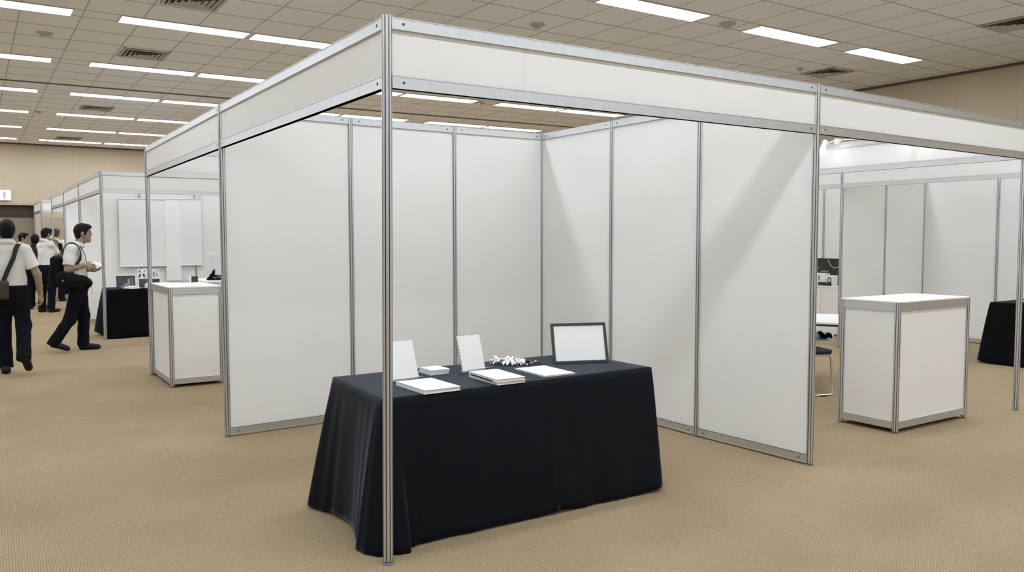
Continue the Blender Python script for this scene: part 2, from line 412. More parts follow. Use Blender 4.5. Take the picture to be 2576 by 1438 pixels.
class Booth:
    def __init__(s, label, loc):
        s.t = thing('exhibition_booth', label, 'booth', (loc[0], loc[1], 0)); s.o = (loc[0], loc[1], 0)
    def post(s, base, top=None, H=2.5, foot=True, z0=.014):
        top = top or base
        p = MB().post((base[0], base[1], z0), (top[0], top[1], H)).build('post', 'alu', s.t, s.o)
        if foot:
            f = MB().lathe([(.030, 0), (.030, .005), (.012, .008), (.012, z0 + .002)], (base[0], base[1], 0), 20).build('levelling_foot', 'foot', p, s.o)
        return p
    def rail(s, p, q, z0, z1, screws=True, name='rail', th=.036):
        p = Vector((p[0], p[1], 0)); q = Vector((q[0], q[1], 0)); d = q - p; L = d.length; a = math.atan2(d.y, d.x); d.normalize()
        c = (p + q) / 2; zc = (z0 + z1) / 2
        mb = MB().box((c.x, c.y, zc), (L - .034, th * .86, z1 - z0), a)
        for e in (z0 + .002, z1 - .002): mb.box((c.x, c.y, e), (L - .034, th, .004), a)    # lips
        r = mb.build(name, 'alu', s.t, s.o)
        if screws:
            n = Vector((-d.y, d.x, 0))
            for e in (p + d * .075, q - d * .075):
                MB().cyl(e + Vector((0, 0, zc)) - n * (th / 2 - .001), e + Vector((0, 0, zc)) + n * (th / 2 - .001), .0065, n=12).build('lock_screw', 'hole', r, s.o)
        return r
    def panel(s, p, q, z0, z1, name='wall_panel', off=0.0, th=.006):
        p = Vector((p[0], p[1], 0)); q = Vector((q[0], q[1], 0)); d = q - p; L = d.length; a = math.atan2(d.y, d.x)
        c = (p + q) / 2
        mb = MB().box((c.x, c.y, (z0 + z1) / 2), (L - .03, th, z1 - z0), a)
        return mb.build(name, 'panel', s.t, s.o)
    def wall(s, pts, screws=True, top=2.5):
        for p, q in zip(pts, pts[1:]):
            s.rail(p, q, top - .055, top, screws); s.rail(p, q, .012, .066, screws); s.panel(p, q, .06, top - .05)
    def fascia(s, p, q, split=None, screws=True, zt=2.5, zb=2.185):
        s.rail(p, q, zt - .053, zt, screws, 'fascia_rail'); s.rail(p, q, zb, zb + .057, screws, 'fascia_rail')
        if split:
            v = (p[0] + (q[0] - p[0]) * split, p[1] + (q[1] - p[1]) * split)
            d = Vector((q[0] - p[0], q[1] - p[1])).normalized() * .0142
            s.panel(p, (v[0] + d.x, v[1] + d.y), zb + .05, zt - .048, 'fascia_panel'); s.panel((v[0] - d.x, v[1] - d.y), q, zb + .05, zt - .048, 'fascia_panel')
        else: s.panel(p, q, zb + .05, zt - .048, 'fascia_panel')

A0, A1 = (-.024, .022), (-.013, .002)
Bp, Cp, Dp = (-.011, 2.943), (3.021, -.006), (2.991, 3.028)
P1, P2, Q1, Q2 = (1.031, 3.002), (2.027, 3.032), (2.977, 1.983), (2.981, .977)
Ep, Fp = (.028, 6.306), (6.012, .110)
b1 = Booth('empty white corner booth in the centre with the draped table inside', (0, 0))
b1.post(A0, A1, 2.506); b1.post(Bp, H=2.504); b1.post(Cp, H=2.504)
for p in (Dp, P1, P2, Q1, Q2): b1.post(p, H=2.5)
b1.fascia(A1, Cp, split=.243); b1.fascia(A1, Bp)
b1.wall([Bp, P1, P2, Dp]); b1.wall([Dp, Q1, Q2, Cp])

b2 = Booth('white booth on the right with counter, chair and clamp bulb inside', (6.0, 1.5))
F2 = (6.03, 3.1)
b2.post(Fp, H=2.502); b2.post(F2)
b2.fascia((3.021, -.006), Fp); b2.fascia(Fp, F2)
b2.wall([Dp, (4.0, 3.05), (5.02, 3.07), F2], False)

b3 = Booth('white booth just left of the empty one with a counter at its corner', (0.03, 6.3))
E2 = (3.03, 6.28)
b3.post(Ep, H=2.502); b3.post(E2)
b3.fascia(Bp, Ep); b3.fascia(Ep, E2)
b3.wall([(2.991, 3.028), (3.0, 4.1), (3.02, 5.2), E2], False)

b4 = Booth('white booth on the left with hanging banners and a dark draped table', (0.03, 10.12))
G, H1, H2, I_, J, K = (.030, 10.13), (.018, 12.955), (.022, 15.82), (-.01, 18.4), (-.06, 21.1), (-.09, 23.25)
G2 = (3.05, 10.1)
b4.post(G); b4.post(G2); b4.post(H1)
b4.fascia(G, G2, screws=False); b4.fascia(G, H1, screws=False)
W1, W2, W3 = (1.0, 12.95), (1.96, 12.94), (3.0, 12.93)
b4.post(W1); b4.post(W2); b4.post(W3)
b4.wall([H1, W1, W2, W3], False); b4.wall([W3, (3.02, 12.0), (3.03, 11.05), G2], False)

b5 = Booth('white booth in the far left row, second behind the banner booth front', (0.02, 15.82))
b5.post(H2); b5.fascia(H1, H2, screws=False)
w = [(1.0, 15.81), (2.0, 15.8), (3.0, 15.79)]
for p in w: b5.post(p)
b5.wall([H2] + w, False); b5.wall([w[2], (3.0, 14.3), W3], False)

b6 = Booth('white booth in the far left row with beige screens standing inside', (0.0, 18.4))
b6.post(I_); b6.fascia(H2, I_, screws=False); b6.fascia(I_, (3.0, 18.38), screws=False); b6.post((3.0, 18.38))
b6.wall([w[2], (3.0, 17.1), (3.0, 18.38)], False)

b7 = Booth('farthest white booth at left, next to the brown doors', (-.06, 21.1))
b7.post(J); b7.post(K); b7.fascia(J, K, screws=False); b7.fascia(J, (3.0, 21.08), screws=False); b7.post((3.0, 21.08))
b7.wall([(3.0, 21.08), (3.0, 22.2), (3.0, 23.2)], False)

R1 = (8.354, 3.514)
b8 = Booth('white booth beyond the aisle at right with plain panelled corner', (8.35, 3.5))
b8.post(R1); b8.post((9.36, 3.51)); b8.post((10.35, 3.51)); b8.post((10.35, 2.44)); b8.post((10.35, 1.42)); b8.post((10.35, .4)); b8.post((8.35, .45))
b8.fascia(R1, (8.35, .45), screws=False)
b8.wall([R1, (9.36, 3.51), (10.35, 3.51)], False); b8.wall([(10.35, 3.51), (10.35, 2.44), (10.35, 1.42), (10.35, .4)], False)
b9 = Booth('white booth beyond the aisle holding the dark printed display', (8.35, 6.5))
b9.post((8.36, 6.55)); b9.post((10.35, 4.4)); b9.post((10.35, 5.24)); b9.post((10.35, 6.55))
b9.fascia((8.354, 3.514), (8.36, 6.55), screws=False)
b9.wall([(10.35, 3.51), (10.35, 4.4), (10.35, 5.24), (10.35, 6.55)], False)

# ------------------------------------------------------------------ counters
def counter(label, x0, y0, sx, sy, H, rz=0.0):
    t = thing('counter', label, 'counter', (x0, y0, 0), rz)
    cs = [(0, 0), (sx, 0), (sx, sy), (0, sy)]
    for x, y in cs:
        p = MB().post((x, y, .016), (x, y, H - .006)).build('post', 'alu', t)
        MB().lathe([(.022, 0), (.022, .004), (.01, .007), (.01, .018)], (x, y, 0), 16).build('levelling_foot', 'foot', p)
    for i in range(4):
        p, q = cs[i], cs[(i + 1) % 4]
        d = Vector((q[0] - p[0], q[1] - p[1], 0)); L = d.length; a = math.atan2(d.y, d.x)
        c = ((p[0] + q[0]) / 2, (p[1] + q[1]) / 2)
        for z0, z1 in ((.034, .09), (H - .075, H - .012)):
            MB().box((c[0], c[1], (z0 + z1) / 2), (L - .034, .034, z1 - z0), a).build('rail', 'alu', t)
        MB().box((c[0], c[1], H / 2), (L - .03, .008, H - .13), a).build('side_panel', 'panel', t)
    MB().box((sx / 2, sy / 2, H - .005), (sx + .034, sy + .034, .012)).build('counter_top', 'cover', t, bevel=.002)
    return t
counter('white panel counter with aluminium edges under the right fascia', 4.325, .195, .99, .47, 1.02)
counter('white panel counter with aluminium edges left of the empty booth', .055, 5.36, .49, .98, 1.02)
counter('white panel counter tucked behind the left counter, carrying a black bow', .67, 6.40, .95, .80, 1.012)

# ------------------------------------------------------------------ main table and cloth
TZ = .73
tt = thing('folding_table', 'folding table hidden under the navy cloth in the empty booth', 'table', (.95, .61, 0))
tr = Matrix.Rotation(math.radians(.6), 3, 'Z')
MB().box((0, 0, TZ - .024), (1.64, .66, .03), math.radians(.6)).build('tabletop', 'whiteplastic', tt)
for sx in (-1, 1):
    for sy in (-1, 1):
        MB().cyl((sx * .78, sy * .28, 0), (sx * .78, sy * .28, TZ - .035), .014).build('leg', 'chrome', tt)

def cloth(name, m, top, bottom, zt, label, cat, nper=26, fold=.012, ztop_sag=0.0, hem=None, nz=22, smooth=True, folds_top=.2):
    """cloth over a table: top = 4 corners ccw, bottom = list per side of xy control points (each side starts at its corner)"""
    per_t = []; per_b = []
    def catmull(P, n):
        out = []
        m_ = len(P)
        for i in range(m_):
            p0, p1, p2, p3 = P[i - 1], P[i], P[(i + 1) % m_], P[(i + 2) % m_]
            for k in range(n):
                t = k / n
                out.append(tuple(.5 * ((2 * b) + (-a + c) * t + (2 * a - 5 * b + 4 * c - d) * t * t + (-a + 3 * b - 3 * c + d) * t ** 3) for a, b, c, d in zip(p0, p1, p2, p3)))
        return out
    # rounded top outline with matching count
    flat_b = [p for side in bottom for p in side]
    cnt = len(flat_b)
    tops = []
    for si, side in enumerate(bottom):
        a, b = Vector(top[si]), Vector(top[(si + 1) % 4]); n = len(side)
        for i in range(n):
            f = side[i][3] if len(side[i]) > 3 else i / n
            tops.append(tuple(a.lerp(b, f)))
    NS = 9
    B = catmull([p[:3] for p in flat_b], NS)
    T = []
    for i in range(cnt):
        a = Vector(tops[i]); b = Vector(tops[(i + 1) % cnt])
        for k in range(NS): T.append(tuple(a.lerp(b, k / NS)))
    n = len(T); c0 = Vector((sum(p[0] for p in T) / n, sum(p[1] for p in T) / n))
    rr = random.Random(5); ph = [rr.uniform(0, 6.28) for _ in range(6)]
    vs = []; fs = []
    vs.append((c0.x, c0.y, zt))
    for f in (.5, .9, .985):
        for p in T: vs.append((c0.x + (p[0] - c0.x) * f, c0.y + (p[1] - c0.y) * f, zt))
    for j in range(nz + 1):
        s = j / nz
        for i in range(n):
            tx, ty = T[i]; bx, by, bz = B[i]
            e = s ** 0.85
            x = tx + (bx - tx) * e; y = ty + (by - ty) * e
            z = (zt - .004) + (bz - zt + .004) * s
            if j == 0: z = zt - .003
            d = Vector((bx - tx, by - ty)); L = d.length
            if L > 1e-5: d /= L
            u = i / n * 2 * PI
            wv = (math.sin(17 * u + ph[0]) * .5 + math.sin(29 * u + ph[1] + s) * .35 + math.sin(43 * u + ph[2]) * .25) * fold * (folds_top + (1 - folds_top) * s) * min(1, s * 6)
            vs.append((x + d.x * wv, y + d.y * wv, z))
    for i in range(n): fs.append((0, 1 + i, 1 + (i + 1) % n))
    R_ = 3 + nz + 1
    for r in range(R_ - 1):
        for i in range(n):
            a = 1 + r * n + i; b = 1 + r * n + (i + 1) % n
            fs.append((a, a + n, b + n, b))
    mb = MB(); mb.add(vs, fs)
    o = mb.build(name, m, smooth=smooth)
    s_ = o.modifiers.new('thick', 'SOLIDIFY'); s_.thickness = .002; s_.offset = -1
    tag(o, label, cat)
    return o
# corners: front-left, front-right, back-right, back-left
cloth('tablecloth', 'cloth', [(.043, .227), (1.832, .250), (1.815, 1.0), (.087, .985)],
      [[(.045, .085, .004, 0.0), (.118, .078, .004, .012), (.165, .135, .006, .06), (.30, .14, .010, .17), (.58, .137, .012, .33), (.96, .135, .010, .52), (1.07, .126, .034, .58), (1.19, .133, .010, .645), (1.42, .13, .012, .77), (1.65, .125, .010, .92)],
       [(1.80, .115, .030, 0.0), (1.875, .22, .022, .06), (1.90, .4, .008, .25), (1.905, .8, .008, .75)],
       [(1.885, 1.06, .01, 0.0), (1.6, 1.10, .008, .15), (1.0, 1.11, .008, .5), (.4, 1.10, .008, .8)],
       [(-.03, 1.03, .02, 0.0), (-.042, .90, .012, .10), (.0, .76, .022, .30), (.0, .52, .018, .62), (-.045, .36, .01, .82), (-.085, .245, .006, .94), (-.05, .13, .004, .985)]],
      TZ, 'navy black cloth draped to the floor over the table in the empty booth', 'tablecloth', fold=.007)

# ------------------------------------------------------------------ things on the main table
def slab(mb, corners, z0, z1): return mb.quadbox(corners, z0, z1)
def quad_from(c, ux, uy, w, h): pass
def rect(cx, cy, w, h, rz):
    c, s = math.cos(rz), math.sin(rz)
    return [(cx + c * x - s * y, cy + s * x + c * y) for x, y in ((-w / 2, -h / 2), (w / 2, -h / 2), (w / 2, h / 2), (-w / 2, h / 2))]
def book(name, label, cat, cx, cy, w, h, rz, z, th, hard=True, group=None, spine=True):
    t = thing(name, label, cat, (cx, cy, z), rz, group)
    cv = .0022
    MB().box((0, 0, cv / 2), (w, h, cv)).build('back_cover', 'cover', t)
    MB().box((0, 0, th / 2), (w - .008, h - .008, th - 2 * cv)).build('page_block', 'pages', t)
    MB().box((0, 0, th - cv / 2), (w, h, cv)).build('front_cover', 'cover', t)
    if spine: MB().box((-w / 2 + .0015, 0, th / 2), (.003, h, th)).build('spine', 'cover', t)
    return t
book('book', 'single thick white blank book lying nearest the corner post', 'book', .374, .378, .215, .315, .02, TZ, .021)
book('book', 'lower white blank book of the stacked pair on the navy cloth', 'book', .806, .385, .18, .31, -.02, TZ, .016)
t = book('book', 'upper white blank book of the stacked pair, gap shade painted beneath', 'book', .802, .383, .185, .315, -.06, TZ + .0165, .016)
MB().box((-.094, 0, .004), (.003, .25, .006)).build('gap_shade', 'band', t, label='dark strip painted for the gap shade under the book')  # dark strip stands in for the shade between the two stacked books
book('booklet', 'thin white blank booklet lying before the black picture frame', 'booklet', 1.182, .459, .215, .318, -.03, TZ, .008)
for i, lab in enumerate(('lowest of three small white square cases stacked behind the white board', 'middle of three small white square cases stacked behind the white board', 'topmost of three small white square cases behind the white board')):
    t = thing('square_case', lab, 'case', (.618 + .003 * i, .775 - .002 * i, TZ + .0105 * i), .06 - .03 * i, 'small white cases on the table')
    MB().quadbox(rect(0, 0, .122, .14, 0), 0, .0045).build('base_half', 'whiteplastic', t, bevel=.0015)
    MB().quadbox(rect(0, 0, .122, .14, 0), .0055, .010).build('lid_half', 'cover', t, bevel=.0015)
    MB().quadbox(rect(0, 0, .116, .134, 0), .0044, .0056).build('insert', 'pages', t)

def leaning(bl, br, tl, tr):
    """frame of a board that leans back: origin bottom middle, x along bottom edge, z up the board"""
    bl, br, tl, tr = map(Vector, (bl, br, tl, tr))
    o = (bl + br) / 2; w = (br - bl).length; ux = (br - bl).normalized()
    up = ((tl + tr) / 2 - o); h = up.length; uz = up.normalized(); uy = uz.cross(ux)
    R = Matrix((ux, uy, uz)).transposed()
    return o, w, h, R
def lean_thing(name, label, cat, c):
    o, w, h, R = leaning(*c)
    t = thing(name, label, cat, o + Vector((0, 0, .001))); t.rotation_euler = R.to_euler()
    return t, w, h
# black picture frame
t, w, h = lean_thing('picture_frame', 'black picture frame with blank white sheet leaning at the table back', 'picture frame', ((1.397, .66, TZ), (1.735, .531, TZ), (1.426, .735, .976), (1.763, .605, .974)))
fw, fd = .0175, .018
f = MB()
for sx in (-1, 1): f.box((sx * (w / 2 - fw / 2), fd / 2, h / 2), (fw, fd, h))
for zz in (fw / 2, h - fw / 2): f.box((0, fd / 2, zz), (w - 2 * fw, fd, fw))
f.build('frame_moulding', 'black', t, bevel=.003)
MB().box((0, .009, h / 2), (w - 2 * fw, .004, h - 2 * fw)).build('sheet', 'paper', t)
MB().box((0, fd + .001, h / 2), (w - .02, .003, h - .02)).build('backboard', 'black', t)
MB().box((0, fd + .03, h * .33 + .024), (.05, .004, h * .66), R=Matrix.Rotation(math.radians(16), 3, 'X')).build('easel_leg', 'black', t)
# spiral notebook
t, w, h = lean_thing('spiral_notebook', 'open white spiral notebook standing upright with wire down its edge', 'notebook', ((.753, .686, TZ), (.938, .718, TZ), (.743, .745, .941), (.928, .776, .938)))
MB().box((.004, .0025, h / 2), (w - .012, .004, h - .004)).build('page_stack', 'paper', t)
MB().box((.007, .0065, h / 2), (w - .010, .0025, h)).build('back_cover', 'black', t, label='dark back cover')
sp = MB()
for k in range(24):
    zc = .012 + k * (h - .024) / 23
    sp.tube([(-w / 2 + .004 + .0075 * math.cos(a), .004 + .0075 * math.sin(a), zc + .0012 * math.sin(a / 2)) for a in [2 * PI * i / 12 for i in range(12)]], .0008, 6, True)
sp.build('spiral_binding', 'wire', t, smooth=True)
hl = MB()
for k in range(24): hl.box((-w / 2 + .0135, .0002, .012 + k * (h - .024) / 23), (.0035, .001, .0035))
hl.build('punched_holes', 'ink', t)
MB().box((.0, -.0135, .004), (w + .06, .03, .002), R=Matrix.Rotation(math.radians(-16), 3, 'X')).build('stand_lip', 'clear', t)
MB().box((.02, .045, h * .36 + .026), (.05, .003, h * .74), R=Matrix.Rotation(math.radians(20), 3, 'X')).build('easel_leg', 'clear', t)
# white board
t, w, h = lean_thing('display_board', 'plain white board leaning back behind the corner post', 'board', ((.302, .646, TZ), (.471, .671, TZ), (.293, .706, .939), (.462, .731, .936)))
MB().box((0, .003, h / 2), (w, .005, h)).build('board_sheet', 'paper', t, bevel=.001)
MB().box((0, .0078, h / 2 - .004), (w + .012, .0035, h + .004)).build('acrylic_back', 'clear', t)
MB().box((0, -.012, .003), (w + .012, .03, .003), R=Matrix.Rotation(math.radians(-16), 3, 'X')).build('stand_lip', 'clear', t)
MB().box((0, .045, h * .36 + .026), (.06, .003, h * .74), R=Matrix.Rotation(math.radians(20), 3, 'X')).build('easel_leg', 'clear', t)
# feathery bunch
t = thing('artificial_flowers', 'crumpled bunch of white frilly petals and black leaves on navy cloth', 'artificial flowers', (1.19, .80, TZ))
rg = random.Random(11)
def petal(mb, c, az, el, L, W, curl):
    d = Vector((math.cos(az), math.sin(az), 0)); s = Vector((-d.y, d.x, 0)); n = 6; vs = []; fs = []
    for i in range(n + 1):
        u = i / n; e = el - curl * u
        p = Vector(c) + d * (L * u * math.cos(e * .6)) + Vector((0, 0, L * u * math.sin(e) ))
        p.z = max(p.z, .004)
        wv = W * math.sin(PI * min(.97, .12 + .8 * u)) * (1 + .25 * math.sin(9 * u + az))
        for k in (-1, 0, 1): vs.append(p + s * (wv * k) + Vector((0, 0, -.006 * abs(k) * math.sin(7 * u + az * 3) + .003 * (1 - abs(k)))))
    for i in range(n):
        for k in range(2): a = i * 3 + k; fs.append((a, a + 1, a + 4, a + 3))
    mb.add(vs, fs)
pet = MB(); leaf = MB()
ax = Vector((.836, -.549, 0))
for i in range(70):
    u = rg.uniform(-.11, .045); c = ax * u + Vector((rg.uniform(-.02, .02), rg.uniform(-.02, .02), rg.uniform(.008, .028)))
    petal(pet, c, rg.uniform(0, 6.28), rg.uniform(.2, 1.1), rg.uniform(.035, .06), rg.uniform(.010, .019), rg.uniform(.4, 1.4))
for i in range(18):
    u = rg.uniform(.0, .13); c = ax * u + Vector((rg.uniform(-.02, .02), rg.uniform(-.02, .02), rg.uniform(.006, .02)))
    petal(pet if i % 3 == 0 else leaf, c, math.atan2(ax.y, ax.x) + rg.uniform(-1.2, 1.2), rg.uniform(.1, .8), rg.uniform(.04, .07), rg.uniform(.004, .009), rg.uniform(.5, 1.3))
for i in range(10):
    u = rg.uniform(-.08, .1); c = ax * u + Vector((rg.uniform(-.01, .01), rg.uniform(-.03, .0), .006))
    petal(leaf, c, rg.uniform(3.6, 5.8), rg.uniform(.1, .5), rg.uniform(.03, .05), .008, .8)
for nm, mb, mm in (('petals', pet, 'paper'), ('leaves', leaf, 'black')):
    o = mb.build(nm, mm, t, smooth=True); s_ = o.modifiers.new('thick', 'SOLIDIFY'); s_.thickness = .0012

# ------------------------------------------------------------------ right booth contents
# clamp bulbs
def clamp_lamp(label, tip, rail, cordpts):
    t = thing('clamp_lamp', label, 'lamp', rail)
    r = Vector(rail); b = Vector(tip) - r
    dn = Vector((-.25, .12, -1)).normalized()
    MB().tube([b + dn * .055, b + dn * .035, b + dn * .01, b - dn * .018, b - dn * .035], [.012, .036, .040, .026, .02], 18).build('bulb', 'bulb', t, smooth=True)
    MB().tube([b - dn * .034, b - dn * .06, b - dn * .095, b - dn * .105], [.022, .027, .027, .015], 16).build('socket', 'whiteplastic', t, smooth=True)
    MB().tube([b - dn * .06, (b - dn * .06) * .5 + Vector((0, 0, .015)), Vector((-.03, 0, .025))], .008, 8).build('arm', 'whiteplastic', t, smooth=True)
    MB().box((-.012, 0, .012), (.075, .04, .055)).build('clamp', 'whiteplastic', t, bevel=.006)
    MB().tube([Vector(p) - r for p in cordpts], .006, 8).build('cord', 'whiteplastic', t, smooth=True)
cord = [(6.0, 1.93 - .06 * i, 2.508 + .012 * abs(math.sin(i * 1.1)) + .004) for i in range(0, 20)]
clamp_lamp('lit white bulb clamped to the inner fascia of the right booth', (5.82, 1.985, 2.42), (6.0, 1.93, 2.50), cord)
clamp_lamp('lit white bulb farther along the inner fascia, hidden by the front fascia', (5.86, 1.08, 2.50), (6.0, 1.06, 2.50), [(6.0, 1.06 - .05 * i, 2.512) for i in range(6)])
# chair
def chair(label, x, y, rz):
    t = thing('sled_chair', label, 'chair', (x, y, 0), rz)
    MB().box((0, 0, .425), (.43, .42, .045)).build('seat', 'seat', t, bevel=.02, smooth=False)
    MB().box((-.235, 0, .66), (.03, .42, .24), R=Matrix.Rotation(math.radians(-9), 3, 'Y')).build('backrest', 'seat', t, bevel=.012)
    for s in (-1, 1):
        yy = s * .205
        MB().tube([(-.27, yy * .98, .80), (-.22, yy, .45), (-.19, yy, .40), (.16, yy, .395), (.195, yy, .37), (.225, yy, .04), (.205, yy, .012), (-.17, yy, .012), (-.205, yy, .03), (-.2, yy, .39)], .0105, 10).build('side_frame', 'chrome', t, smooth=True)
        MB().box((.12, yy, .008), (.07, .024, .014)).build('glide', 'black', t)
    MB().tube([(.19, -.205, .012 + .38), (.19, .205, .392)], .009, 8).build('cross_bar', 'chrome', t)
chair('navy padded chair with chrome sled frame, behind the right wall panel', 5.09, 1.66, math.radians(-18))
# white table in the right booth
t = thing('white_table', 'low white topped table with dark edge, beyond the chair', 'table', (5.6, 1.9, 0), 0)
c = [(5.271, 1.373), (6.05, 1.92), (5.45, 2.80), (4.66, 2.25)]
loc = [(a - 5.6, b - 1.9) for a, b in c]
MB().quadbox(loc, .682, .70).build('tabletop', 'cover', t)
MB().quadbox([(a * .995, b * .995) for a, b in loc], .662, .682).build('edge_band', 'black', t)
def mixp(p, q, u): return (p[0] * (1 - u) + q[0] * u, p[1] * (1 - u) + q[1] * u)
for a, b in (mixp(loc[0], loc[3], .42), mixp(loc[1], loc[2], .42), mixp(loc[0], loc[3], .9), mixp(loc[1], loc[2], .9)):
    MB().cyl((a * .85, b * .85, 0), (a * .85, b * .85, .664), .014).build('leg', 'chrome', t)
MB().quadbox([(a * .85, b * .85) for a, b in loc], .50, .512).build('under_shelf', 'whiteplastic', t)
t = MB().tube([(5.37 + .16 * u, 1.515 + .27 * u, .54 + .02 * math.sin(9 * u)) for u in [i / 8 for i in range(9)]], [.012, .022, .026, .018, .024, .028, .022, .016, .008], 8).build('dark_bundle', 'bag', smooth=True)
tag(t, 'dark soft bundle on the shelf under the low white table', 'bundle')
# white cabinet with printed display
t = thing('storage_cabinet', 'white cabinet behind the low white table', 'cabinet', (9.72, 4.6, 0), 0)
MB().box((0, 0, .38), (.5, 1.5, .72)).build('body', 'panel', t)
MB().box((0, 0, .75), (.53, 1.54, .02)).build('cabinet_top', 'cover', t)
MB().box((-.253, -.38, .38), (.012, .70, .66)).build('door', 'panel', t)
MB().box((-.253, .38, .38), (.012, .70, .66)).build('door', 'panel', t)
t = thing('printed_display', 'black printed board with pale shapes standing on the white cabinet', 'display board', (9.74, 4.78, .76))
MB().box((0, 0, .21), (.02, .62, .42)).build('backing', 'band', t)
s_ = MB()
s_.tube([(-.012, -.08, .40), (-.012, -.13, .31), (-.012, -.2, .27), (-.012, -.30, .30)], .010, 6)
s_.tube([(-.012, .22, .31), (-.012, .12, .24), (-.012, .05, .29)], .006, 6)
s_.box((-.011, -.02, .215), (.004, .14, .018)); s_.box((-.011, .25, .38), (.004, .1, .01))
s_.build('pale_shapes', 'greyprint', t)
t = thing('device', 'white boxy device with dark slots before the black panel', 'device', (9.64, 4.70, .76))
MB().box((0, .08, .095), (.12, .30, .19)).build('casing', 'whiteplastic', t, bevel=.006)
MB().box((0, -.14, .08), (.12, .13, .16)).build('side_unit', 'whiteplastic', t, bevel=.006)
MB().box((-.061, .16, .115), (.004, .012, .07)).box((-.061, .05, .115), (.004, .014, .08)).box((-.061, .15, .035), (.004, .03, .03)).build('slots', 'ink', t)
MB().tube([(-.062, -.14 + .03 * math.cos(a), .09 + .035 * math.sin(a)) for a in [2 * PI * i / 14 for i in range(14)]], .007, 6, True).build('dial_ring', 'ink', t)
MB().box((-.08, -.07, .028), (.05, .22, .05)).build('tray', 'band', t, bevel=.01)
# draped table at right
t = thing('folding_table', 'folding table under the black cloth at the right picture edge', 'table', (9.0, .95, 0))
MB().box((0, 0, .715), (.72, 1.20, .03)).build('tabletop', 'whiteplastic', t)
for sx in (-1, 1):
    for sy in (-1, 1): MB().cyl((sx * .3, sy * .5, 0), (sx * .3, sy * .5, .70), .014).build('leg', 'chrome', t)
cloth('tablecloth', 'blackcloth', [(8.60, .30), (9.40, .30), (9.42, 1.64), (8.56, 1.62)],
      [[(8.56, .2, .02, 0.0), (9.0, .19, .01, .5)], [(9.5, .2, .01, 0.0), (9.5, 1.0, .01, .5)], [(9.46, 1.76, .01, 0.0), (9.0, 1.80, .02, .5)], [(8.545, 1.74, .03, 0.0), (8.53, 1.4, .015, .3), (8.53, .9, .015, .65)]],
      .74, 'black cloth draped over the table at the right picture edge', 'tablecloth', fold=.012)
t = thing('paper_plate', 'white round plate on the black cloth at the right picture edge', 'plate', (8.86, 1.30, .741))
MB().lathe([(.0, .0), (.10, .0), (.14, .012), (.145, .014), (.10, .006), (.0, .006)], n=28).build('dish', 'paper', t, smooth=True)
MB().lathe([(.03, .006), (.03, .009), (.0, .009)][:2], n=16).build('centre_mark', 'greyprint', t)

# ------------------------------------------------------------------ left booths contents
# banners hanging before the back wall of the banner booth
yb = 12.885
def banner(label, x0, x1, z0, z1, rods=True, grp=None):
    t = thing('hanging_banner', label, 'banner', ((x0 + x1) / 2, yb - (0 if rods else .006), z0)); w = x1 - x0; h = z1 - z0
    MB().box((0, 0, h / 2), (w - .03, .003, h)).build('sheet', 'banner' if rods else 'paper', t)
    MB().cyl((-w / 2, -.004, h), (w / 2, -.004, h), .013).build('top_rod', 'whiteplastic', t)
    if rods: MB().cyl((-w / 2 - .02, -.004, 0), (w / 2, -.004, 0), .014).build('bottom_rod', 'whiteplastic', t)
    return t
ba = banner('left blank grey banner hanging on the banner booth back wall', .62, 1.44, 1.0, 2.225)
bc = banner('right blank grey banner hanging on the banner booth back wall', 1.665, 2.075, 1.005, 2.245)
banner('plain white strip hanging between the two grey banners', 1.40, 1.70, .72, 2.235, False)
for t, xx in ((ba, .0), (bc, .13)):
    k = 0
    for s in (-.03, .05):
        MB().box((xx + s - (.07 if t is ba else 0), .0, 1.285), (.03, .012, .10)).build('hanger_clip', 'alu', t)
# draped table
t = thing('folding_table', 'folding table under the dark cloth in the banner booth', 'table', (.85, 10.55, 0))
MB().box((0, 0, .715), (1.42, .60, .03)).build('tabletop', 'whiteplastic', t)
for sx in (-1, 1):
    for sy in (-1, 1): MB().cyl((sx * .62, sy * .22, 0), (sx * .62, sy * .22, .70), .014).build('leg', 'chrome', t)
cloth('tablecloth', 'blackcloth', [(.09, 10.24), (1.60, 10.22), (1.60, 10.88), (.09, 10.88)],
      [[(.075, 10.14, .012, 0.0), (.5, 10.16, .02, .3), (1.1, 10.15, .02, .65)], [(1.66, 10.14, .01, 0.0), (1.68, 10.5, .01, .5)], [(1.66, 10.96, .01, 0.0), (.9, 10.97, .01, .5)], [(.03, 10.97, .06, 0.0), (.055, 10.6, .02, .4)]],
      .74, 'dark cloth draped over the table in the banner booth', 'tablecloth', fold=.014)
ty = .741
def up_frame(name, label, cat, x, y, w, h, face, lean=12, border=.012, edge='black'):
    t = thing(name, label, cat, (x, y, ty)); R = Matrix.Rotation(math.radians(-lean), 3, 'X')
    t.rotation_euler = (math.radians(-lean), 0, 0)
    if border:
        f = MB()
        for sx in (-1, 1): f.box((sx * (w / 2 - border / 2), 0, h / 2), (border, .016, h))
        for zz in (border / 2, h - border / 2): f.box((0, 0, zz), (w - 2 * border, .016, border))
        f.build('frame_moulding', edge, t)
    MB().box((0, .002, h / 2), (w - 2 * border, .006, h - 2 * border)).build('print', face, t)
    MB().box((0, .035, h * .3 + .016), (.04, .003, h * .6), R=Matrix.Rotation(math.radians(2 * lean), 3, 'X')).build('easel_leg', 'black', t)
    return t
t = up_frame('picture_frame', 'black framed dark picture standing on the banner booth table', 'picture frame', .372, 10.42, .265, .195, 'printblue')
MB().box((.045, -.004, .095), (.035, .003, .10)).box((.005, -.0035, .05), (.05, .003, .06)).box((-.05, -.003, .03), (.05, .002, .03)).build('pale_figure', 'greyprint', t)
MB().box((.095, -.003, .10), (.03, .002, .15)).build('tan_figure', 'gold', t)
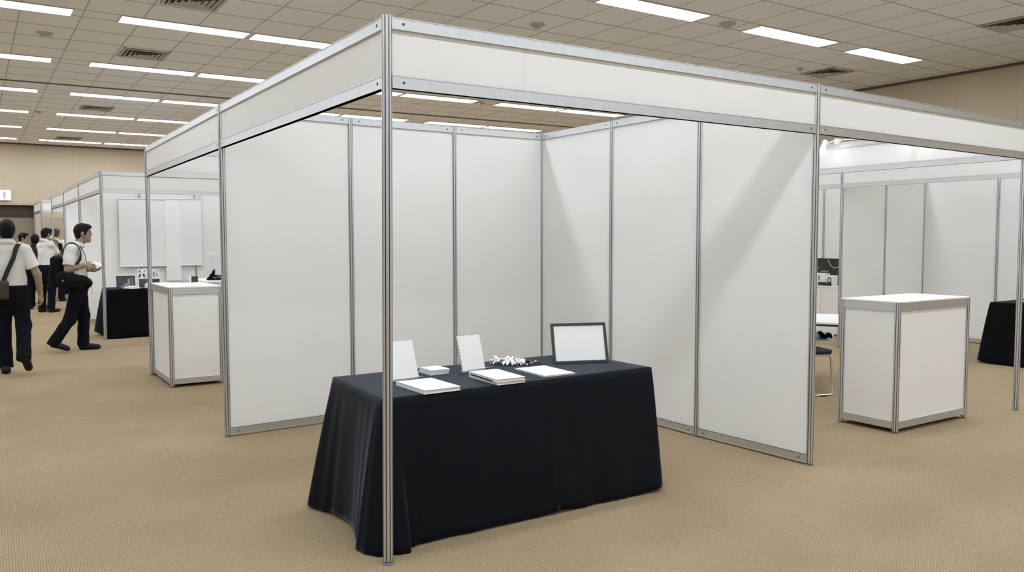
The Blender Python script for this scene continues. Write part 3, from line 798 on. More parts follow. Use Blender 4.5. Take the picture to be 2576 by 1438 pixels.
def ink_sign(label, x, y, w, h, marks, face2):
    t = thing('paper_sign', label, 'sign', (x, y, ty)); t.rotation_euler = (math.radians(-8), 0, 0)
    MB().box((0, 0, h / 2), (w, .006, h)).build('sheet', 'paper', t)
    MB().box((0, .03, h * .32 + .014), (.05, .003, h * .64), R=Matrix.Rotation(math.radians(16), 3, 'X')).build('easel_leg', 'whiteplastic', t)
    mk = MB()
    for (mx, mz, mw, mh, r) in marks:
        n = 12; R = Matrix.Rotation(r, 3, 'Y'); rb = random.Random(int(mx * 999 + mz * 77)); wob = [1 + rb.uniform(-.25, .25) for _ in range(n)]
        ring = [R @ Vector((math.cos(2 * PI * i / n) * mw * w * .62 * wob[i], 0, math.sin(2 * PI * i / n) * mh * h * .60 * wob[i])) + Vector((mx * w, 0, mz * h)) for i in range(n)]
        mk.add([p + Vector((0, -.003, 0)) for p in ring] + [p + Vector((0, -.0055, 0)) for p in ring], [tuple(range(n)), tuple(range(n, 2 * n))[::-1]] + [(i, n + i, n + (i + 1) % n, (i + 1) % n) for i in range(n)])
    mk.build('ink_marks', 'ink', t)
    MB().box((.04 * w, -.0042, .24 * h), (w * .86, .003, h * .44)).build('lower_picture', face2, t)
    return t
ink_sign('white sign with black ink blots and dark picture, left of the counter post', .615, 10.42, .145, .30, [(-.28, .86, .12, .09, .2), (-.28, .64, .13, .16, .3), (.10, .66, .16, .13, -.3), (.2, .86, .04, .14, .6), (.28, .62, .03, .16, -.5), (.18, .54, .2, .02, .3)], 'printblue')
ink_sign('white sign with small black ink strokes, right of the counter post', .80, 10.42, .125, .29, [(-.2, .74, .12, .09, .2), (-.12, .83, .22, .03, .25), (-.2, .64, .2, .04, 0), (.12, .70, .04, .16, .1), (.2, .9, .1, .07, .4), (.02, .78, .06, .03, .5), (.2, .64, .12, .03, -.2)], 'printbrown')
rg = random.Random(3)
def crumple(label, x, y, z, sx, sy, sz, name='crumpled_tissue'):
    n, m_ = 14, 9; vs = []; fs = []
    for j in range(m_ + 1):
        for i in range(n):
            a = 2 * PI * i / n; p = PI / 2 * j / m_; k = 1 + rg.uniform(-.22, .22)
            vs.append((sx * math.cos(a) * math.cos(p) * k, sy * math.sin(a) * math.cos(p) * k, max(.0, sz * math.sin(p) * k)))
    for j in range(m_):
        for i in range(n): fs.append((j * n + i, j * n + (i + 1) % n, (j + 1) * n + (i + 1) % n, (j + 1) * n + i))
    fs += [tuple(range(n))[::-1], tuple(range(m_ * n, m_ * n + n))]
    mb = MB(); mb.add([Vector(p) + Vector((x, y, z)) for p in vs], fs)
    o = mb.build(name, 'paper', org=(x, y, z)); o.location = (x, y, z)
    tag(o, label, 'tissue'); return o
crumple('flat crumpled white tissue before the dark framed picture', .44, 10.30, ty, .11, .05, .04)
crumple('taller crumpled white tissue at the foot of the ink blot sign', .665, 10.32, ty, .045, .04, .075)
# on the left counter
book('booklet', 'thin pale booklet lying at the back of the left counter', 'booklet', .30, 6.17, .07, .16, .9, 1.021, .006)
t = thing('card_holder', 'little clear stand on the left counter beside the booklet', 'stand', (.37, 6.20, 1.021))
MB().box((0, 0, .012), (.075, .03, .024)).build('tray', 'clear', t)
MB().box((0, 0, .012), (.065, .012, .018)).build('card_pack', 'pages', t)
t = thing('framed_card', 'small dark printed card with white edge on the left counter', 'card', (.47, 6.22, 1.021), .15)
MB().box((0, 0, .033), (.075, .05, .066)).build('block', 'printbrown', t)
MB().box((-.045, -.004, .034), (.014, .05, .068)).build('white_edge', 'paper', t)
# black bow and clear sheet on the rear counter
bz = 1.0135
t = thing('ribbon_bow', 'black ribbon bow with brown centre on the rear left counter', 'bow', (.812, 6.72, bz), -.24)
t.scale = (.8, .8, .8)
bl = MB()
bl.tube([(-.10, 0, .012), (-.085, .0, .03), (-.05, 0, .03), (-.02, 0, .02)], [.008, .016, .022, .012], 8)
bl.tube([(-.05, 0, .02), (-.035, .005, .06), (-.012, .01, .10), (.0, .01, .135), (.004, .012, .16)], [.034, .036, .024, .013, .008], 10)
bl.tube([(-.03, 0, .122), (-.012, .0, .128), (.006, 0, .14)], [.007, .012, .008], 8)
bl.tube([(-.11, -.01, .008), (-.04, -.01, .014), (.04, -.01, .016), (.12, -.01, .012)], [.008, .014, .016, .010], 8)
bl.tube([(.0, .0, .07), (.03, 0, .045), (.08, .0, .06), (.105, .0, .075)], [.012, .03, .012, .006], 8)
bl.build('loops', 'bag', t, smooth=True)
MB().tube([(.02, -.012, .02), (.045, -.015, .05), (.075, -.015, .045), (.11, -.012, .015)], [.012, .02, .02, .008], 8).build('brown_knot', 'printbrown', t, smooth=True)
t = thing('clear_stand', 'upright clear acrylic sheet behind the black bow', 'stand', (.90, 6.90, bz), -.24)
MB().box((0, 0, .165), (.24, .004, .33)).build('sheet', 'frost', t)
MB().box((0, 0, .004), (.24, .09, .008)).build('base', 'clear', t)
MB().box((-.02, .004, .17), (.19, .002, .26)).build('insert', 'paper', t)
# screens inside the far booths
t = thing('folding_screen', 'beige wooden screen standing inside the far left booth', 'screen', (.55, 20.5, 0))
for i in range(3):
    MB().box((-.35 + i * .52, .05 * (i % 2), 1.02), (.5, .03, 2.04), .12 * (1 if i % 2 else -1)).build('leaf', 'wood', t)
t = MB().box((0, 0, .85), (.40, .30, 1.7)).build('cabinet', 'darkwood'); t.location = (.62, 19.6, 0)
tag(t, 'tall dark wooden cabinet behind the person in the far left booth', 'cabinet')

# ------------------------------------------------------------------ people: smooth implicit bodies turned into one mesh per body / garment
class Soft:
    def __init__(s, lo, hi, vox):
        s.lo = np.array(lo, float); s.vox = vox
        s.n = (np.ceil((np.array(hi) - s.lo) / vox).astype(int) + 1)
        s.D = np.full(s.n, .2, np.float32)
        s.ax = [s.lo[i] + vox * np.arange(s.n[i]) for i in range(3)]
    def _sl(s, lo, hi):
        i0 = np.clip(np.floor((lo - s.lo) / s.vox).astype(int), 0, s.n); i1 = np.clip(np.ceil((hi - s.lo) / s.vox).astype(int) + 1, 0, s.n)
        sl = tuple(slice(a, b) for a, b in zip(i0, i1))
        X, Y, Z = np.meshgrid(*[s.ax[k][sl[k]] for k in range(3)], indexing='ij')
        return sl, np.stack([X, Y, Z], -1)
    def _mix(s, sl, d, k):
        o = s.D[sl]
        h = np.clip(.5 + .5 * (o - d) / k, 0, 1)
        s.D[sl] = o * (1 - h) + d * h - k * h * (1 - h)
    def cap(s, a, b, ra, rb=None, k=.02, flat=None):
        """tapered capsule; flat = (unit axis, factor<1) squashes it along that axis"""
        rb = ra if rb is None else rb
        a = np.array(a, float); b = np.array(b, float); r = max(ra, rb) + k + 2 * s.vox
        sl, P = s._sl(np.minimum(a, b) - r, np.maximum(a, b) + r)
        if P.size == 0: return s
        pa = P - a; ba = b - a; f = 1.0
        if flat is not None:
            n = np.array(flat[0], float); g = 1 / flat[1] - 1
            pa = pa + (pa @ n)[..., None] * n * g; ba = ba + (ba @ n) * n * g; f = .5 + .5 * flat[1]
        t = np.clip((pa @ ba) / max(ba @ ba, 1e-9), 0, 1)
        d = (np.linalg.norm(pa - t[..., None] * ba, axis=-1) - (ra + (rb - ra) * t)) * f
        s._mix(sl, d, k); return s
    def ell(s, c, r, F=None, k=.02, sub=False):
        """ellipsoid with radii r along the rows of frame F"""
        c = np.array(c, float); r = np.array(r, float); F = np.eye(3) if F is None else np.array(F, float)
        m = r.max() + k + 2 * s.vox
        sl, P = s._sl(c - m, c + m)
        if P.size == 0: return s
        q = (P - c) @ F.T
        k0 = np.linalg.norm(q / r, axis=-1); k1 = np.linalg.norm(q / (r * r), axis=-1) + 1e-6
        d = k0 * (k0 - 1) / k1
        if sub: s.D[sl] = np.maximum(s.D[sl], -d)
        else: s._mix(sl, d, k)
        return s
    def box(s, c, h, F=None, r=.03, k=.02):
        c = np.array(c, float); h = np.array(h, float); F = np.eye(3) if F is None else np.array(F, float)
        m = np.linalg.norm(h) + k + 2 * s.vox
        sl, P = s._sl(c - m, c + m)
        q = np.abs((P - c) @ F.T) - (h - r)
        d = np.linalg.norm(np.maximum(q, 0), axis=-1) + np.minimum(q.max(-1), 0) - r
        s._mix(sl, d, k); return s
    def cut(s, p0, n, near=None):
        """keep only the side the normal points away from; near = (point, radius) limits the cut"""
        p0 = np.array(p0, float); n = np.array(n, float); n = n / np.linalg.norm(n)
        if near is None:
            X, Y, Z = np.meshgrid(*s.ax, indexing='ij'); sl = (slice(None),) * 3; P = np.stack([X, Y, Z], -1)
        else:
            c = np.array(near[0], float); sl, P = s._sl(c - near[1], c + near[1])
        s.D[sl] = np.maximum(s.D[sl], (P - p0) @ n); return s
    def fold(s, amp, fn):
        X, Y, Z = np.meshgrid(*s.ax, indexing='ij'); s.D += (amp * fn(X, Y, Z)).astype(np.float32); return s
    def mesh(s):
        D = s.D.copy()
        for a in range(3):
            i = [slice(None)] * 3; i[a] = 0; D[tuple(i)] = .2; i[a] = -1; D[tuple(i)] = .2
        neg = D < 0; n = D.shape
        c = np.zeros((n[0] - 1, n[1] - 1, n[2] - 1), int)
        offs = [(i, j, k) for i in (0, 1) for j in (0, 1) for k in (0, 1)]
        for i, j, k in offs: c += neg[i:n[0] - 1 + i, j:n[1] - 1 + j, k:n[2] - 1 + k]
        act = (c > 0) & (c < 8); idx = -np.ones(act.shape, int); I = np.argwhere(act); idx[act] = np.arange(len(I))
        acc = np.zeros((len(I), 3)); cnt = np.zeros(len(I))
        for o in offs:
            for a in range(3):
                if o[a]: continue
                o2 = list(o); o2[a] = 1
                d0 = D[tuple((I + o).T)]; d1 = D[tuple((I + o2).T)]
                m = (d0 < 0) != (d1 < 0); t = d0 / np.where(m, d0 - d1, 1)
                p = np.array(o, float)[None].repeat(len(I), 0); p[:, a] += t
                acc[m] += p[m]; cnt[m] += 1
        V = s.lo + (I + acc / cnt[:, None]) * s.vox
        F = []
        for a in range(3):
            b, e = (a + 1) % 3, (a + 2) % 3
            s0 = [slice(None)] * 3; s1 = [slice(None)] * 3; s0[a] = slice(0, -1); s1[a] = slice(1, None)
            x = neg[tuple(s0)] != neg[tuple(s1)]
            E_ = np.argwhere(x); E_ = E_[(E_[:, b] > 0) & (E_[:, e] > 0) & (E_[:, b] < n[b] - 1) & (E_[:, e] < n[e] - 1)]
            def at(db, de):
                q = E_.copy(); q[:, b] -= db; q[:, e] -= de; return idx[tuple(q.T)]
            Q = np.stack([at(1, 1), at(0, 1), at(0, 0), at(1, 0)], 1)
            fl = ~neg[tuple(E_.T)]; Q[fl] = Q[fl][:, ::-1]
            F.append(Q[(Q >= 0).all(1)])
        return V, np.concatenate(F)
    def build(s, name, m, parent, label=None):
        V, F = s.mesh(); mb = MB(); mb.v = [tuple(v) for v in V.tolist()]; mb.f = [tuple(f) for f in F.tolist()]
        return mb.build(name, m, parent, smooth=True, label=label)

def unit(v): v = np.array(v, float); return v / np.linalg.norm(v)
ZV = np.array([0, 0, 1.])

def add_hand(S, w, d, side, palm, curl=.5, k=.006, sc=1.0):
    """palm, four bent fingers of different length and a thumb from the palm's side"""
    w = np.array(w, float); d = unit(d); palm = unit(np.array(palm) - d * np.dot(palm, d)); side = unit(side - d * np.dot(side, d))
    S.cap(w - d * .02, w + d * .03, .024 * sc, .026 * sc, k=.015, flat=(palm, .75))
    S.ell(w + d * .052 * sc, (.05 * sc, .042 * sc, .017 * sc), F=[d, side, palm], k=.012)
    for i, (off, L) in enumerate(((.031, .068), (.0105, .078), (-.0105, .073), (-.031, .056))):
        b = w + d * .088 * sc + side * off * sc
        cu = curl * (1 + .12 * i)
        d1 = unit(d * math.cos(cu * .5) + palm * math.sin(cu * .5)); d2 = unit(d * math.cos(cu * 1.3) + palm * math.sin(cu * 1.3))
        m = b + d1 * L * .5 * sc; e = m + d2 * L * .5 * sc
        S.cap(b, m, .0100 * sc, .0092 * sc, k=k); S.cap(m, e, .0092 * sc, .0078 * sc, k=k)
    b = w + d * .03 * sc + side * .036 * sc; m = b + unit(d * .7 + side * .7 + palm * .25) * .034 * sc
    S.cap(b, m, .0125 * sc, .0105 * sc, k=k * 1.5); S.cap(m, m + unit(d * .95 + side * .1 + palm * .35) * .032 * sc, .0105 * sc, .0085 * sc, k=k)

def person(label, loc, rz, J, sx=1.0, vox=.009, hair='hair', shirt='shirt', group=None, balding=0.0, glasses=False, mask=False, tuck=True):
    t = thing('person', label, 'person', loc, rz, group)
    J = {k: ((v[0] * sx, v[1], v[2]) if isinstance(v, (tuple, list)) and k not in ('face', 'front') else v) for k, v in J.items()}
    f = unit(J['face']); sd = unit(np.cross(f, ZV)); HF = [sd, f, ZV]          # head frame: sd = the head's right side
    bf = unit(J['front']); bs = unit(np.cross(bf, ZV))
    hc = np.array(J['head']); nk = np.array(J['neck'])
    pts = np.array([J[k] for k in ('shL', 'shR', 'elL', 'elR', 'wrL', 'wrR', 'hipL', 'hipR', 'knL', 'knR', 'anL', 'anR', 'head')])
    lo = pts.min(0) - .24; hi = pts.max(0) + .24; lo[2] = min(lo[2], -.02)
    A = {k: np.array(v, float) for k, v in J.items() if isinstance(v, (tuple, list)) and len(v) == 3}
    # ---- body
    S = Soft(lo, hi, vox)
    S.ell(hc + ZV * .015 - f * .008, (.074, .095, .103), HF, k=.02)
    S.ell(hc + f * .030 - ZV * .052, (.058, .062, .072), HF, k=.03)
    S.ell(hc + f * .045 - ZV * .100, (.036, .034, .026), HF, k=.03)
    S.cap(hc + f * .086 + ZV * .002, hc + f * .101 - ZV * .032, .009, .0125, k=.012)
    S.ell(hc + f * .066 - ZV * .108, (.028, .027, .022), HF, k=.025)
    S.cap(hc + f * .084 - ZV * .066 - sd * .016, hc + f * .084 - ZV * .066 + sd * .016, .0085, k=.008); S.cap(hc + f * .082 - ZV * .082 - sd * .013, hc + f * .082 - ZV * .082 + sd * .013, .0085, k=.008)
    S.cap(hc + f * .082 + ZV * .024 - sd * .035, hc + f * .082 + ZV * .024 + sd * .035, .010, k=.012)
    for sg in (-1, 1): S.ell(hc + sd * sg * .077 - f * .006 - ZV * .012, (.012, .020, .032), HF, k=.006)
    S.cap(nk - ZV * .04, hc - ZV * .05 - f * .015, .054, .050, k=.03)
    wc = (A['hipL'] + A['hipR']) / 2 + ZV * .10; ch = (A['shL'] + A['shR']) / 2 - ZV * .16 + bf * .01
    fl = (bf, .66)
    S.cap(wc, ch, .125, .14, k=.05, flat=fl)
    S.cap(A['shL'], A['shR'], .045, k=.06); S.cap((A['shL'] + A['shR']) / 2 + ZV * .0, nk, .055, .05, k=.05)
    for q in 'LR':
        S.cap(A['sh' + q], A['el' + q], .050, .040, k=.04); S.cap(A['el' + q], A['wr' + q] * .55 + A['el' + q] * .45, .041, .035, k=.02)
        S.cap(A['wr' + q] * .55 + A['el' + q] * .45, A['wr' + q], .035, .026, k=.015)
        hd = A.get('hand' + q, A['wr' + q] - A['el' + q]); pl = A.get('palm' + q, bs * (1 if q == 'L' else -1)); th = A.get('thumb' + q, bf)
        add_hand(S, A['wr' + q], hd, th, pl, J.get('curl' + q, .55))
        S.cap(A['hip' + q], A['kn' + q], .07, .05, k=.04); S.cap(A['kn' + q], A['an' + q], .048, .036, k=.02)
    S.cap(A['hipL'], A['hipR'], .09, k=.05)
    S.build('body', 'skin', t)
    # ---- shirt
    S = Soft(lo, hi, vox)
    S.cap(wc - ZV * .06, ch, .152, .168, k=.05, flat=(bf, J.get('depth', .70)))
    S.cap(A['shL'] - ZV * .004, A['shR'] - ZV * .004, .062, k=.07)
    S.cap((A['shL'] + A['shR']) / 2 + ZV * .005, nk - ZV * .012, .078, .064, k=.05)
    for q in 'LR':
        a, b = A['sh' + q], A['el' + q]; e = a + (b - a) * J.get('sleeve', .80); dv = unit(b - a)
        S2 = Soft(lo, hi, vox); S2.cap(a, e + dv * .05, .064, .073, k=.02); S2.cut(e, dv, (e, .16))
        if 'L' == q: arms = S2
        else: arms.D = np.minimum(arms.D, S2.D)
    h_ = np.clip(.5 + .5 * (S.D - arms.D) / .03, 0, 1); S.D = S.D * (1 - h_) + arms.D * h_ - .03 * h_ * (1 - h_)
    ring = [nk - f * .006 + sd * .062 * math.cos(a) + f * .060 * math.sin(a) + ZV * (.014 - .020 * math.sin(a)) for a in [2 * PI * i / 14 for i in range(14)]]
    for a, b in zip(ring, ring[1:] + ring[:1]): S.cap(a, b, .009, k=.010); S.cap(a * .5 + nk * .5 + (a - nk) * .62 - ZV * .016, b * .5 + nk * .5 + (b - nk) * .62 - ZV * .016, .010, k=.012); S.cap(nk + (a - nk) * 1.16 - ZV * .036, nk + (b - nk) * 1.16 - ZV * .036, .014, k=.018)
    rp = abs(hash(label)) % 7 if False else len(label) % 7
    S.fold(.0055, lambda X, Y, Z: np.sin(26 * Z + 14 * (X + Y) + rp) * np.sin(11 * X - 17 * Y + 9 * Z) * np.clip((1.42 - Z) * 4, 0, 1))
    hem = J.get('hem', wc[2] - .02)
    S.cut((0, 0, hem), (0, 0, -1))
    S.build('shirt', shirt, t)
    # ---- trousers
    S = Soft(lo, hi, vox)
    S.cap(A['hipL'] * .8 + A['hipR'] * .2, A['hipR'] * .8 + A['hipL'] * .2, .118, k=.05)
    S.cap((A['hipL'] + A['hipR']) / 2, wc, .128, .14, k=.05, flat=(bf, .74))
    for q in 'LR':
        a, b, c = A['hip' + q], A['kn' + q], A['an' + q]
        S.cap(a, b, .096, .074, k=.05); dv = unit(c - b); S.cap(b, c + dv * .06, .074, .072, k=.04); S.cut(c + dv * J.get('trail', .035), dv, (c + dv * .08, .12))
    S.fold(.003, lambda X, Y, Z: np.sin(34 * Z + 12 * X + rp) * np.sin(15 * X + 18 * Y))
    S.cut((0, 0, hem + .025), (0, 0, 1))
    S.build('trousers', 'trousers', t)
    # ---- shoes
    for q in 'LR':
        an = A['an' + q]; td = unit(A['toe' + q] - an * np.array([1, 1, 0]) - ZV * A['toe' + q][2] * 0) if False else unit(A['toe' + q] - A['heel' + q])
        he, to = A['heel' + q], A['toe' + q]
        sx = unit(np.cross(td, ZV)); up = np.cross(sx, td)
        S = Soft(np.minimum(he, to) - .12, np.maximum(he, to) + .14, min(vox, .009))
        S.cap(he + td * .035 + up * .035, to - td * .035 + up * .026, .041, .038, k=.02)
        S.cap(he + td * .04 + up * .04, an - ZV * .0 + up * .0, .042, .045, k=.03); S.cap(he + td * .08 + up * .055, he + td * .17 + up * .032, .034, .03, k=.03)
        S.cut(he, -up)
        S.build('shoe', 'shoe', t)
    # ---- hair
    S = Soft(hc - .2, hc + .2, min(vox, .008))
    S.ell(hc + ZV * .024 - f * .010, (.083, .105, .106), HF, k=.01)
    S.ell(hc + ZV * .076 + f * .056, (.064, .052, .036), HF, k=.03)
    S.cap(hc - f * .060 - ZV * .055 + sd * .032, hc - f * .060 - ZV * .055 - sd * .032, .031, k=.03)
    S.ell(hc + f * .118 - ZV * .040, (.140, .086, .104), HF, sub=True)
    if balding: S.ell(hc + f * .09 + ZV * .06, (.05, .06, .05), HF, sub=True)
    for sg in (-1, 1): S.ell(hc + sd * sg * .088 - ZV * .024 + f * .002, (.024, .024, .034), HF, sub=True)
    S.cut(hc - ZV * .096, -ZV)
    S.fold(.0022, lambda X, Y, Z: np.sin(90 * X + 40 * Z) * np.sin(80 * Y - 50 * Z))
    S.build('hair', hair, t)
    # ---- eyes, brows
    b = MB()
    for sg in (-1, 1):
        c = Vector(hc + f * .0845 + sd * sg * .031 + ZV * .006)
        MB().cyl(c, c + Vector(f) * .006, .009, .006, 10).build('eye', 'eye', t)
        c = Vector(hc + f * .092 + ZV * .030)
        b.cyl(c + Vector(sd) * sg * .016, c + Vector(sd) * sg * .046 - Vector(f) * .012 - Vector((0, 0, .003)), .0045, .003, 8)
    b.build('eyebrows', 'hair', t)
    if glasses:
        gl = MB()
        for sg in (-1, 1):
            cc = Vector(hc + f * .104 + sd * sg * .034 + ZV * .003)
            gl.tube([cc + Vector(sd) * .022 * math.cos(a) + Vector((0, 0, .0125 * math.sin(a))) for a in [2 * PI * i / 16 for i in range(16)]], .0013, 6, True)
            gl.tube([cc + Vector(sd) * sg * .024, Vector(hc + f * .08 + sd * sg * .078 + ZV * .008), Vector(hc - f * .01 + sd * sg * .086 + ZV * .006)], .0016, 6)
        gl.tube([Vector(hc + f * .106 - sd * .011), Vector(hc + f * .106 + sd * .011)], .002, 6)
        gl.build('glasses', 'glasses', t)
    if mask:
        S = Soft(hc - .17, hc + .17, .008)
        S.ell(hc + f * .046 - ZV * .060, (.060, .058, .052), HF, k=.01); S.cut(hc + f * .030, -f)
        S.build('face_mask', 'paper', t)
    return t

A1R, A2R, A3R = math.radians(-2.3), math.radians(-5.3), math.radians(-3.7)
X1, X2 = .857, .883           # breadth factors of the two nearest figures' poses
# person walking away, far left edge
L1 = (-1.212, 7.30, 0)
person('person walking away at left edge, white short sleeved shirt, dark trousers, shoulder bag', L1, A1R, dict(
    head=(-.062, .0, 1.600), neck=(-.065, .0, 1.470), face=(.05, 1, 0), front=(-.08, 1, 0),
    shL=(-.245, .01, 1.385), shR=(.125, .0, 1.385), elL=(-.31, -.02, 1.09), elR=(.262, -.03, 1.105), wrL=(-.32, .10, .87), wrR=(.292, .02, .875),
    handR=(.05, .02, -1), palmR=(-.8, .3, 0), thumbR=(-.2, .9, 0), curlR=.8, sleeve=.72, depth=.66,
    hipL=(-.115, .0, .90), hipR=(.045, .0, .90), knL=(-.145, .10, .49), knR=(.085, -.02, .545), anL=(-.128, .06, .095), anR=(.075, -.27, .215),
    heelL=(-.125, -.03, .005), toeL=(-.16, .25, .005), heelR=(.065, -.33, .20), toeR=(.125, -.20, .035), hem=.965), X1, vox=.009)
t = thing('shoulder_bag', 'brown bag with dark strap across the back of the person walking away', 'bag', L1, A1R)
t.scale.x = X1
S = Soft((-.45, -.35, .7), (-.02, .2, 1.2), .01); S.box((-.20, -.13, .945), (.14, .06, .105), r=.03); S.build('bag_body', 'brownbag', t)
MB().ribbon([(.09, .045, 1.42), (.075, .01, 1.452), (.055, -.035, 1.45), (.03, -.088, 1.40), (.0, -.130, 1.30), (-.065, -.142, 1.17), (-.105, -.15, 1.08), (-.125, -.155, 1.03)],
            [(0, 1, .5), (0, .5, 1), (0, -.4, 1), (0, -1, .4), (0, -1, .1), (0, -1, 0), (0, -1, 0), (0, -1, 0)], .052, .006).build('strap', 'strap', t)
# person walking right, with backpack and glasses
L2 = (-.476, 8.99, 0)
person('person in profile walking right, white shirt, glasses, backpack, reaching with paper in hand', L2, A2R, dict(
    head=(.150, .0, 1.588), neck=(.085, .0, 1.445), face=(1, -.05, 0), front=(1, -.12, 0),
    shL=(.02, .165, 1.375), shR=(-.015, -.165, 1.375), elL=(.04, .20, 1.10), elR=(-.07, -.205, 1.10), wrL=(.23, .03, 1.085), wrR=(.155, -.14, 1.155),
    handR=(1, .25, -.12), palmR=(.1, .7, -.6), thumbR=(.1, .5, .8), curlR=.55, handL=(1, -.15, .0), palmL=(0, -.4, .9), thumbL=(.2, -.8, .2), curlL=.6,
    sleeve=.80, depth=.80, hipL=(.075, .085, .87), hipR=(.065, -.085, .87), knL=(.125, .09, .455), knR=(-.06, -.09, .44), anL=(.108, .09, .10), anR=(-.285, -.09, .135),
    heelL=(.055, .09, .005), toeL=(.345, .075, .005), heelR=(-.335, -.09, .085), toeR=(-.085, -.10, .012), hem=.93, trail=.045), X2, vox=.0085, glasses=True)
t = thing('backpack', 'black backpack worn by the person walking right', 'backpack', L2, A2R)
t.scale.x = X2
S = Soft((-.46, -.3, .7), (.1, .3, 1.5), .011)
S.box((-.215, .02, 1.07), (.085, .15, .205), r=.05).box((-.275, .02, .99), (.05, .12, .11), r=.04, k=.03)
S.build('pack_body', 'bag', t)
for sg, y0 in ((-1, 0), (1, 0)):
    MB().ribbon([(-.15, sg * .14, 1.24), (-.115, sg * .155, 1.375), (-.08, sg * .162, 1.425), (-.03, sg * .165, 1.452), (.02, sg * .163, 1.452), (.07, sg * .150, 1.42), (.10, sg * .145, 1.36), (.112, sg * .146, 1.30), (.10, sg * .16, 1.24), (.06, sg * .182, 1.18), (-.02, sg * .19, 1.11), (-.14, sg * .15, .98)],
                [(-1, sg * .2, 0), (-1, sg * .3, .6), (-.7, sg * .3, 1), (-.3, sg * .3, 1), (.3, sg * .3, 1), (.8, sg * .3, 1), (1, sg * .3, .4), (1, sg * .4, 0), (.8, sg * .8, 0), (.5, sg, 0), (0, sg, 0), (-.3, sg, 0)], .045, .008).build('strap', 'strap', t)
MB().tube([(-.18, -.03, 1.255), (-.18, -.03, 1.295), (-.18, .05, 1.295), (-.18, .05, 1.255)], .008, 6).build('handle', 'strap', t)
t = thing('waist_bag', 'black bag slung at the hip of the person walking right', 'bag', L2, A2R)
t.scale.x = X2
S = Soft((-.36, -.45, .65), (.40, .1, 1.15), .010)
S.cap((-.15, -.215, 1.0), (.15, -.20, .945), .078, .070, k=.04, flat=((0, 1, 0), .8)).cap((-.15, -.22, .95), (-.10, -.225, .83), .070, .055, k=.04, flat=((0, 1, 0), .8)).ell((.205, -.12, .915), (.055, .07, .062), k=.03)
S.cap((-.06, -.225, .92), (.08, -.22, .88), .06, .05, k=.03, flat=((0, 1, 0), .8))
S.fold(.004, lambda X, Y, Z: np.sin(40 * X + 30 * Z) * np.sin(25 * X - 45 * Z))
S.build('bag_body', 'bag', t)
MB().box((-.135, -.292, .965), (.03, .006, .012)).box((-.14, -.292, .945), (.022, .006, .007)).build('tag', 'greyprint', t)
MB().ribbon([(-.015, -.235, .99), (-.01, -.20, 1.03), (.0, -.165, 1.065)], (0, -1, 0), .03, .006).build('strap', 'strap', t)
MB().ribbon([(.24, -.10, .95), (.245, -.10, .85), (.25, -.09, .76)], (1, 0, 0), .016, .004).build('loose_strap', 'strap', t)
t = thing('lanyard', 'thin dark lanyard hanging down the front of the person walking right', 'lanyard', L2, A2R)
t.scale.x = X2
MB().tube([(.10, -.09, 1.41), (.145, -.10, 1.34), (.172, -.085, 1.27), (.185, -.06, 1.19), (.19, -.03, 1.06)], .005, 6).build('cord', 'strap', t)
MB().box((.19, -.03, 1.01), (.008, .06, .09)).build('badge', 'clear', t)
t = MB().box((0, 0, 0), (.085, .055, .003), R=Matrix.Rotation(.45, 3, 'Y') @ Matrix.Rotation(.85, 3, 'X')).box((.012, .03, -.012), (.08, .05, .003), R=Matrix.Rotation(.35, 3, 'Y') @ Matrix.Rotation(.5, 3, 'X')).build('paper_slip', 'paper')
o = Vector(L2) + Matrix.Rotation(A2R, 3, 'Z') @ Vector((.318 * X2 + .012, -.10, 1.172)); t.location = o; t.rotation_euler = (0, 0, A2R)
tag(t, 'folded white paper held by the person walking right', 'paper')
# person standing with hand at the face
def stand(x, y, face, front, h, **kw):
    k = h / 1.73; fr = unit(front); s = np.cross(fr, ZV)
    def P(a, b, z): return tuple(s * a + fr * b + ZV * z * k)
    J = dict(head=P(0, .02, 1.60), neck=P(0, 0, 1.47), face=face, front=front, shR=P(.165, 0, 1.39), shL=P(-.165, 0, 1.39), elR=P(.21, -.03, 1.09), elL=P(-.21, -.03, 1.09),
             wrR=P(.22, .06, .86), wrL=P(-.22, .06, .86), hipR=P(.09, 0, .89), hipL=P(-.09, 0, .89), knR=P(.10, .03, .48), knL=P(-.10, .02, .48), anR=P(.105, -.02, .09), anL=P(-.105, -.02, .09),
             heelR=P(.105, -.09, .005), heelL=P(-.105, -.09, .005), toeR=P(.14, .19, .005), toeL=P(-.14, .19, .005), hem=.95 * k)
    J.update(kw); return J
L3 = (-.345, 15.86, 0)
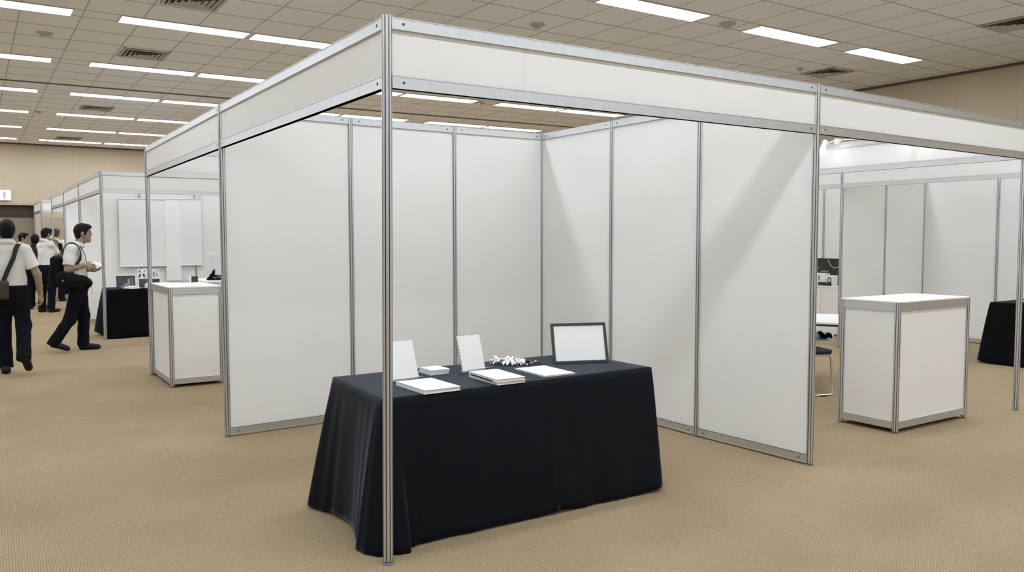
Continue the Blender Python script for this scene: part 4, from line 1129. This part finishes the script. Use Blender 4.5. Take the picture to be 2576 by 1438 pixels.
person('person in white polo standing half turned away, masked, hand to the face, dark trousers', L3, A3R,
       stand(0, 0, (.86, .50, 0), (.62, .78, 0), 1.73, head=(.035, .03, 1.60), elR=(.22, .12, 1.17), wrR=(.20, .22, 1.40), handR=(-.3, .1, 1), palmR=(-.8, -.2, .1), thumbR=(-.3, -.9, .2),
             elL=(.0, .28, 1.15), wrL=(.20, .34, 1.17), shR=(.10, -.10, 1.385), shL=(-.09, .10, 1.355)), vox=.011, mask=True)
L4 = (-.636, 18.06, 0)
person('person facing right with short dark hair, mostly hidden behind the person walking away', L4, A3R, stand(0, 0, (1, -.25, 0), (.9, -.2, 0), 1.64), vox=.014, balding=.5)
L5 = (-.466, 16.9, 0)
person('dark haired person behind the masked person, only head showing', L5, A3R, stand(0, 0, (.2, 1, 0), (.2, 1, 0), 1.60), vox=.014, shirt='strap')
L6 = (.085, 19.05, 0)
person('brown haired person in white inside the far left booth, with black sling bag', L6, A3R, stand(0, 0, (.5, .85, 0), (.5, .85, 0), 1.76), vox=.014, hair='hairbrown')
t = thing('sling_bag', 'black sling bag on the person inside the far left booth', 'bag', L6, A3R)
S = Soft((-.3, -.4, .9), (.4, .1, 1.6), .012); S.box((.06, -.20, 1.26), (.075, .06, .14), r=.04); S.build('bag_body', 'bag', t)
MB().ribbon([(.06, -.18, 1.36), (.02, -.12, 1.45), (-.04, -.02, 1.49), (-.1, .10, 1.40)], [(0, -1, .4), (0, -1, 1), (0, 0, 1), (0, 1, .6)], .035, .006).build('strap', 'strap', t)

# ------------------------------------------------------------------ world and view
w = bpy.data.worlds.new('world'); SC.world = w; w.use_nodes = True
w.node_tree.nodes['Background'].inputs['Color'].default_value = (.5, .5, .5, 1); w.node_tree.nodes['Background'].inputs['Strength'].default_value = .1
SC.view_settings.view_transform = 'Standard'; SC.view_settings.look = 'None'; SC.view_settings.gamma = 1.0
SC.view_settings.use_curve_mapping = False
SC.view_settings.exposure = 0.0
SC.cycles.use_denoising = True
SC.cycles.max_bounces = 8; SC.cycles.diffuse_bounces = 5; SC.cycles.glossy_bounces = 4
SC.cycles.sample_clamp_indirect = 8.0
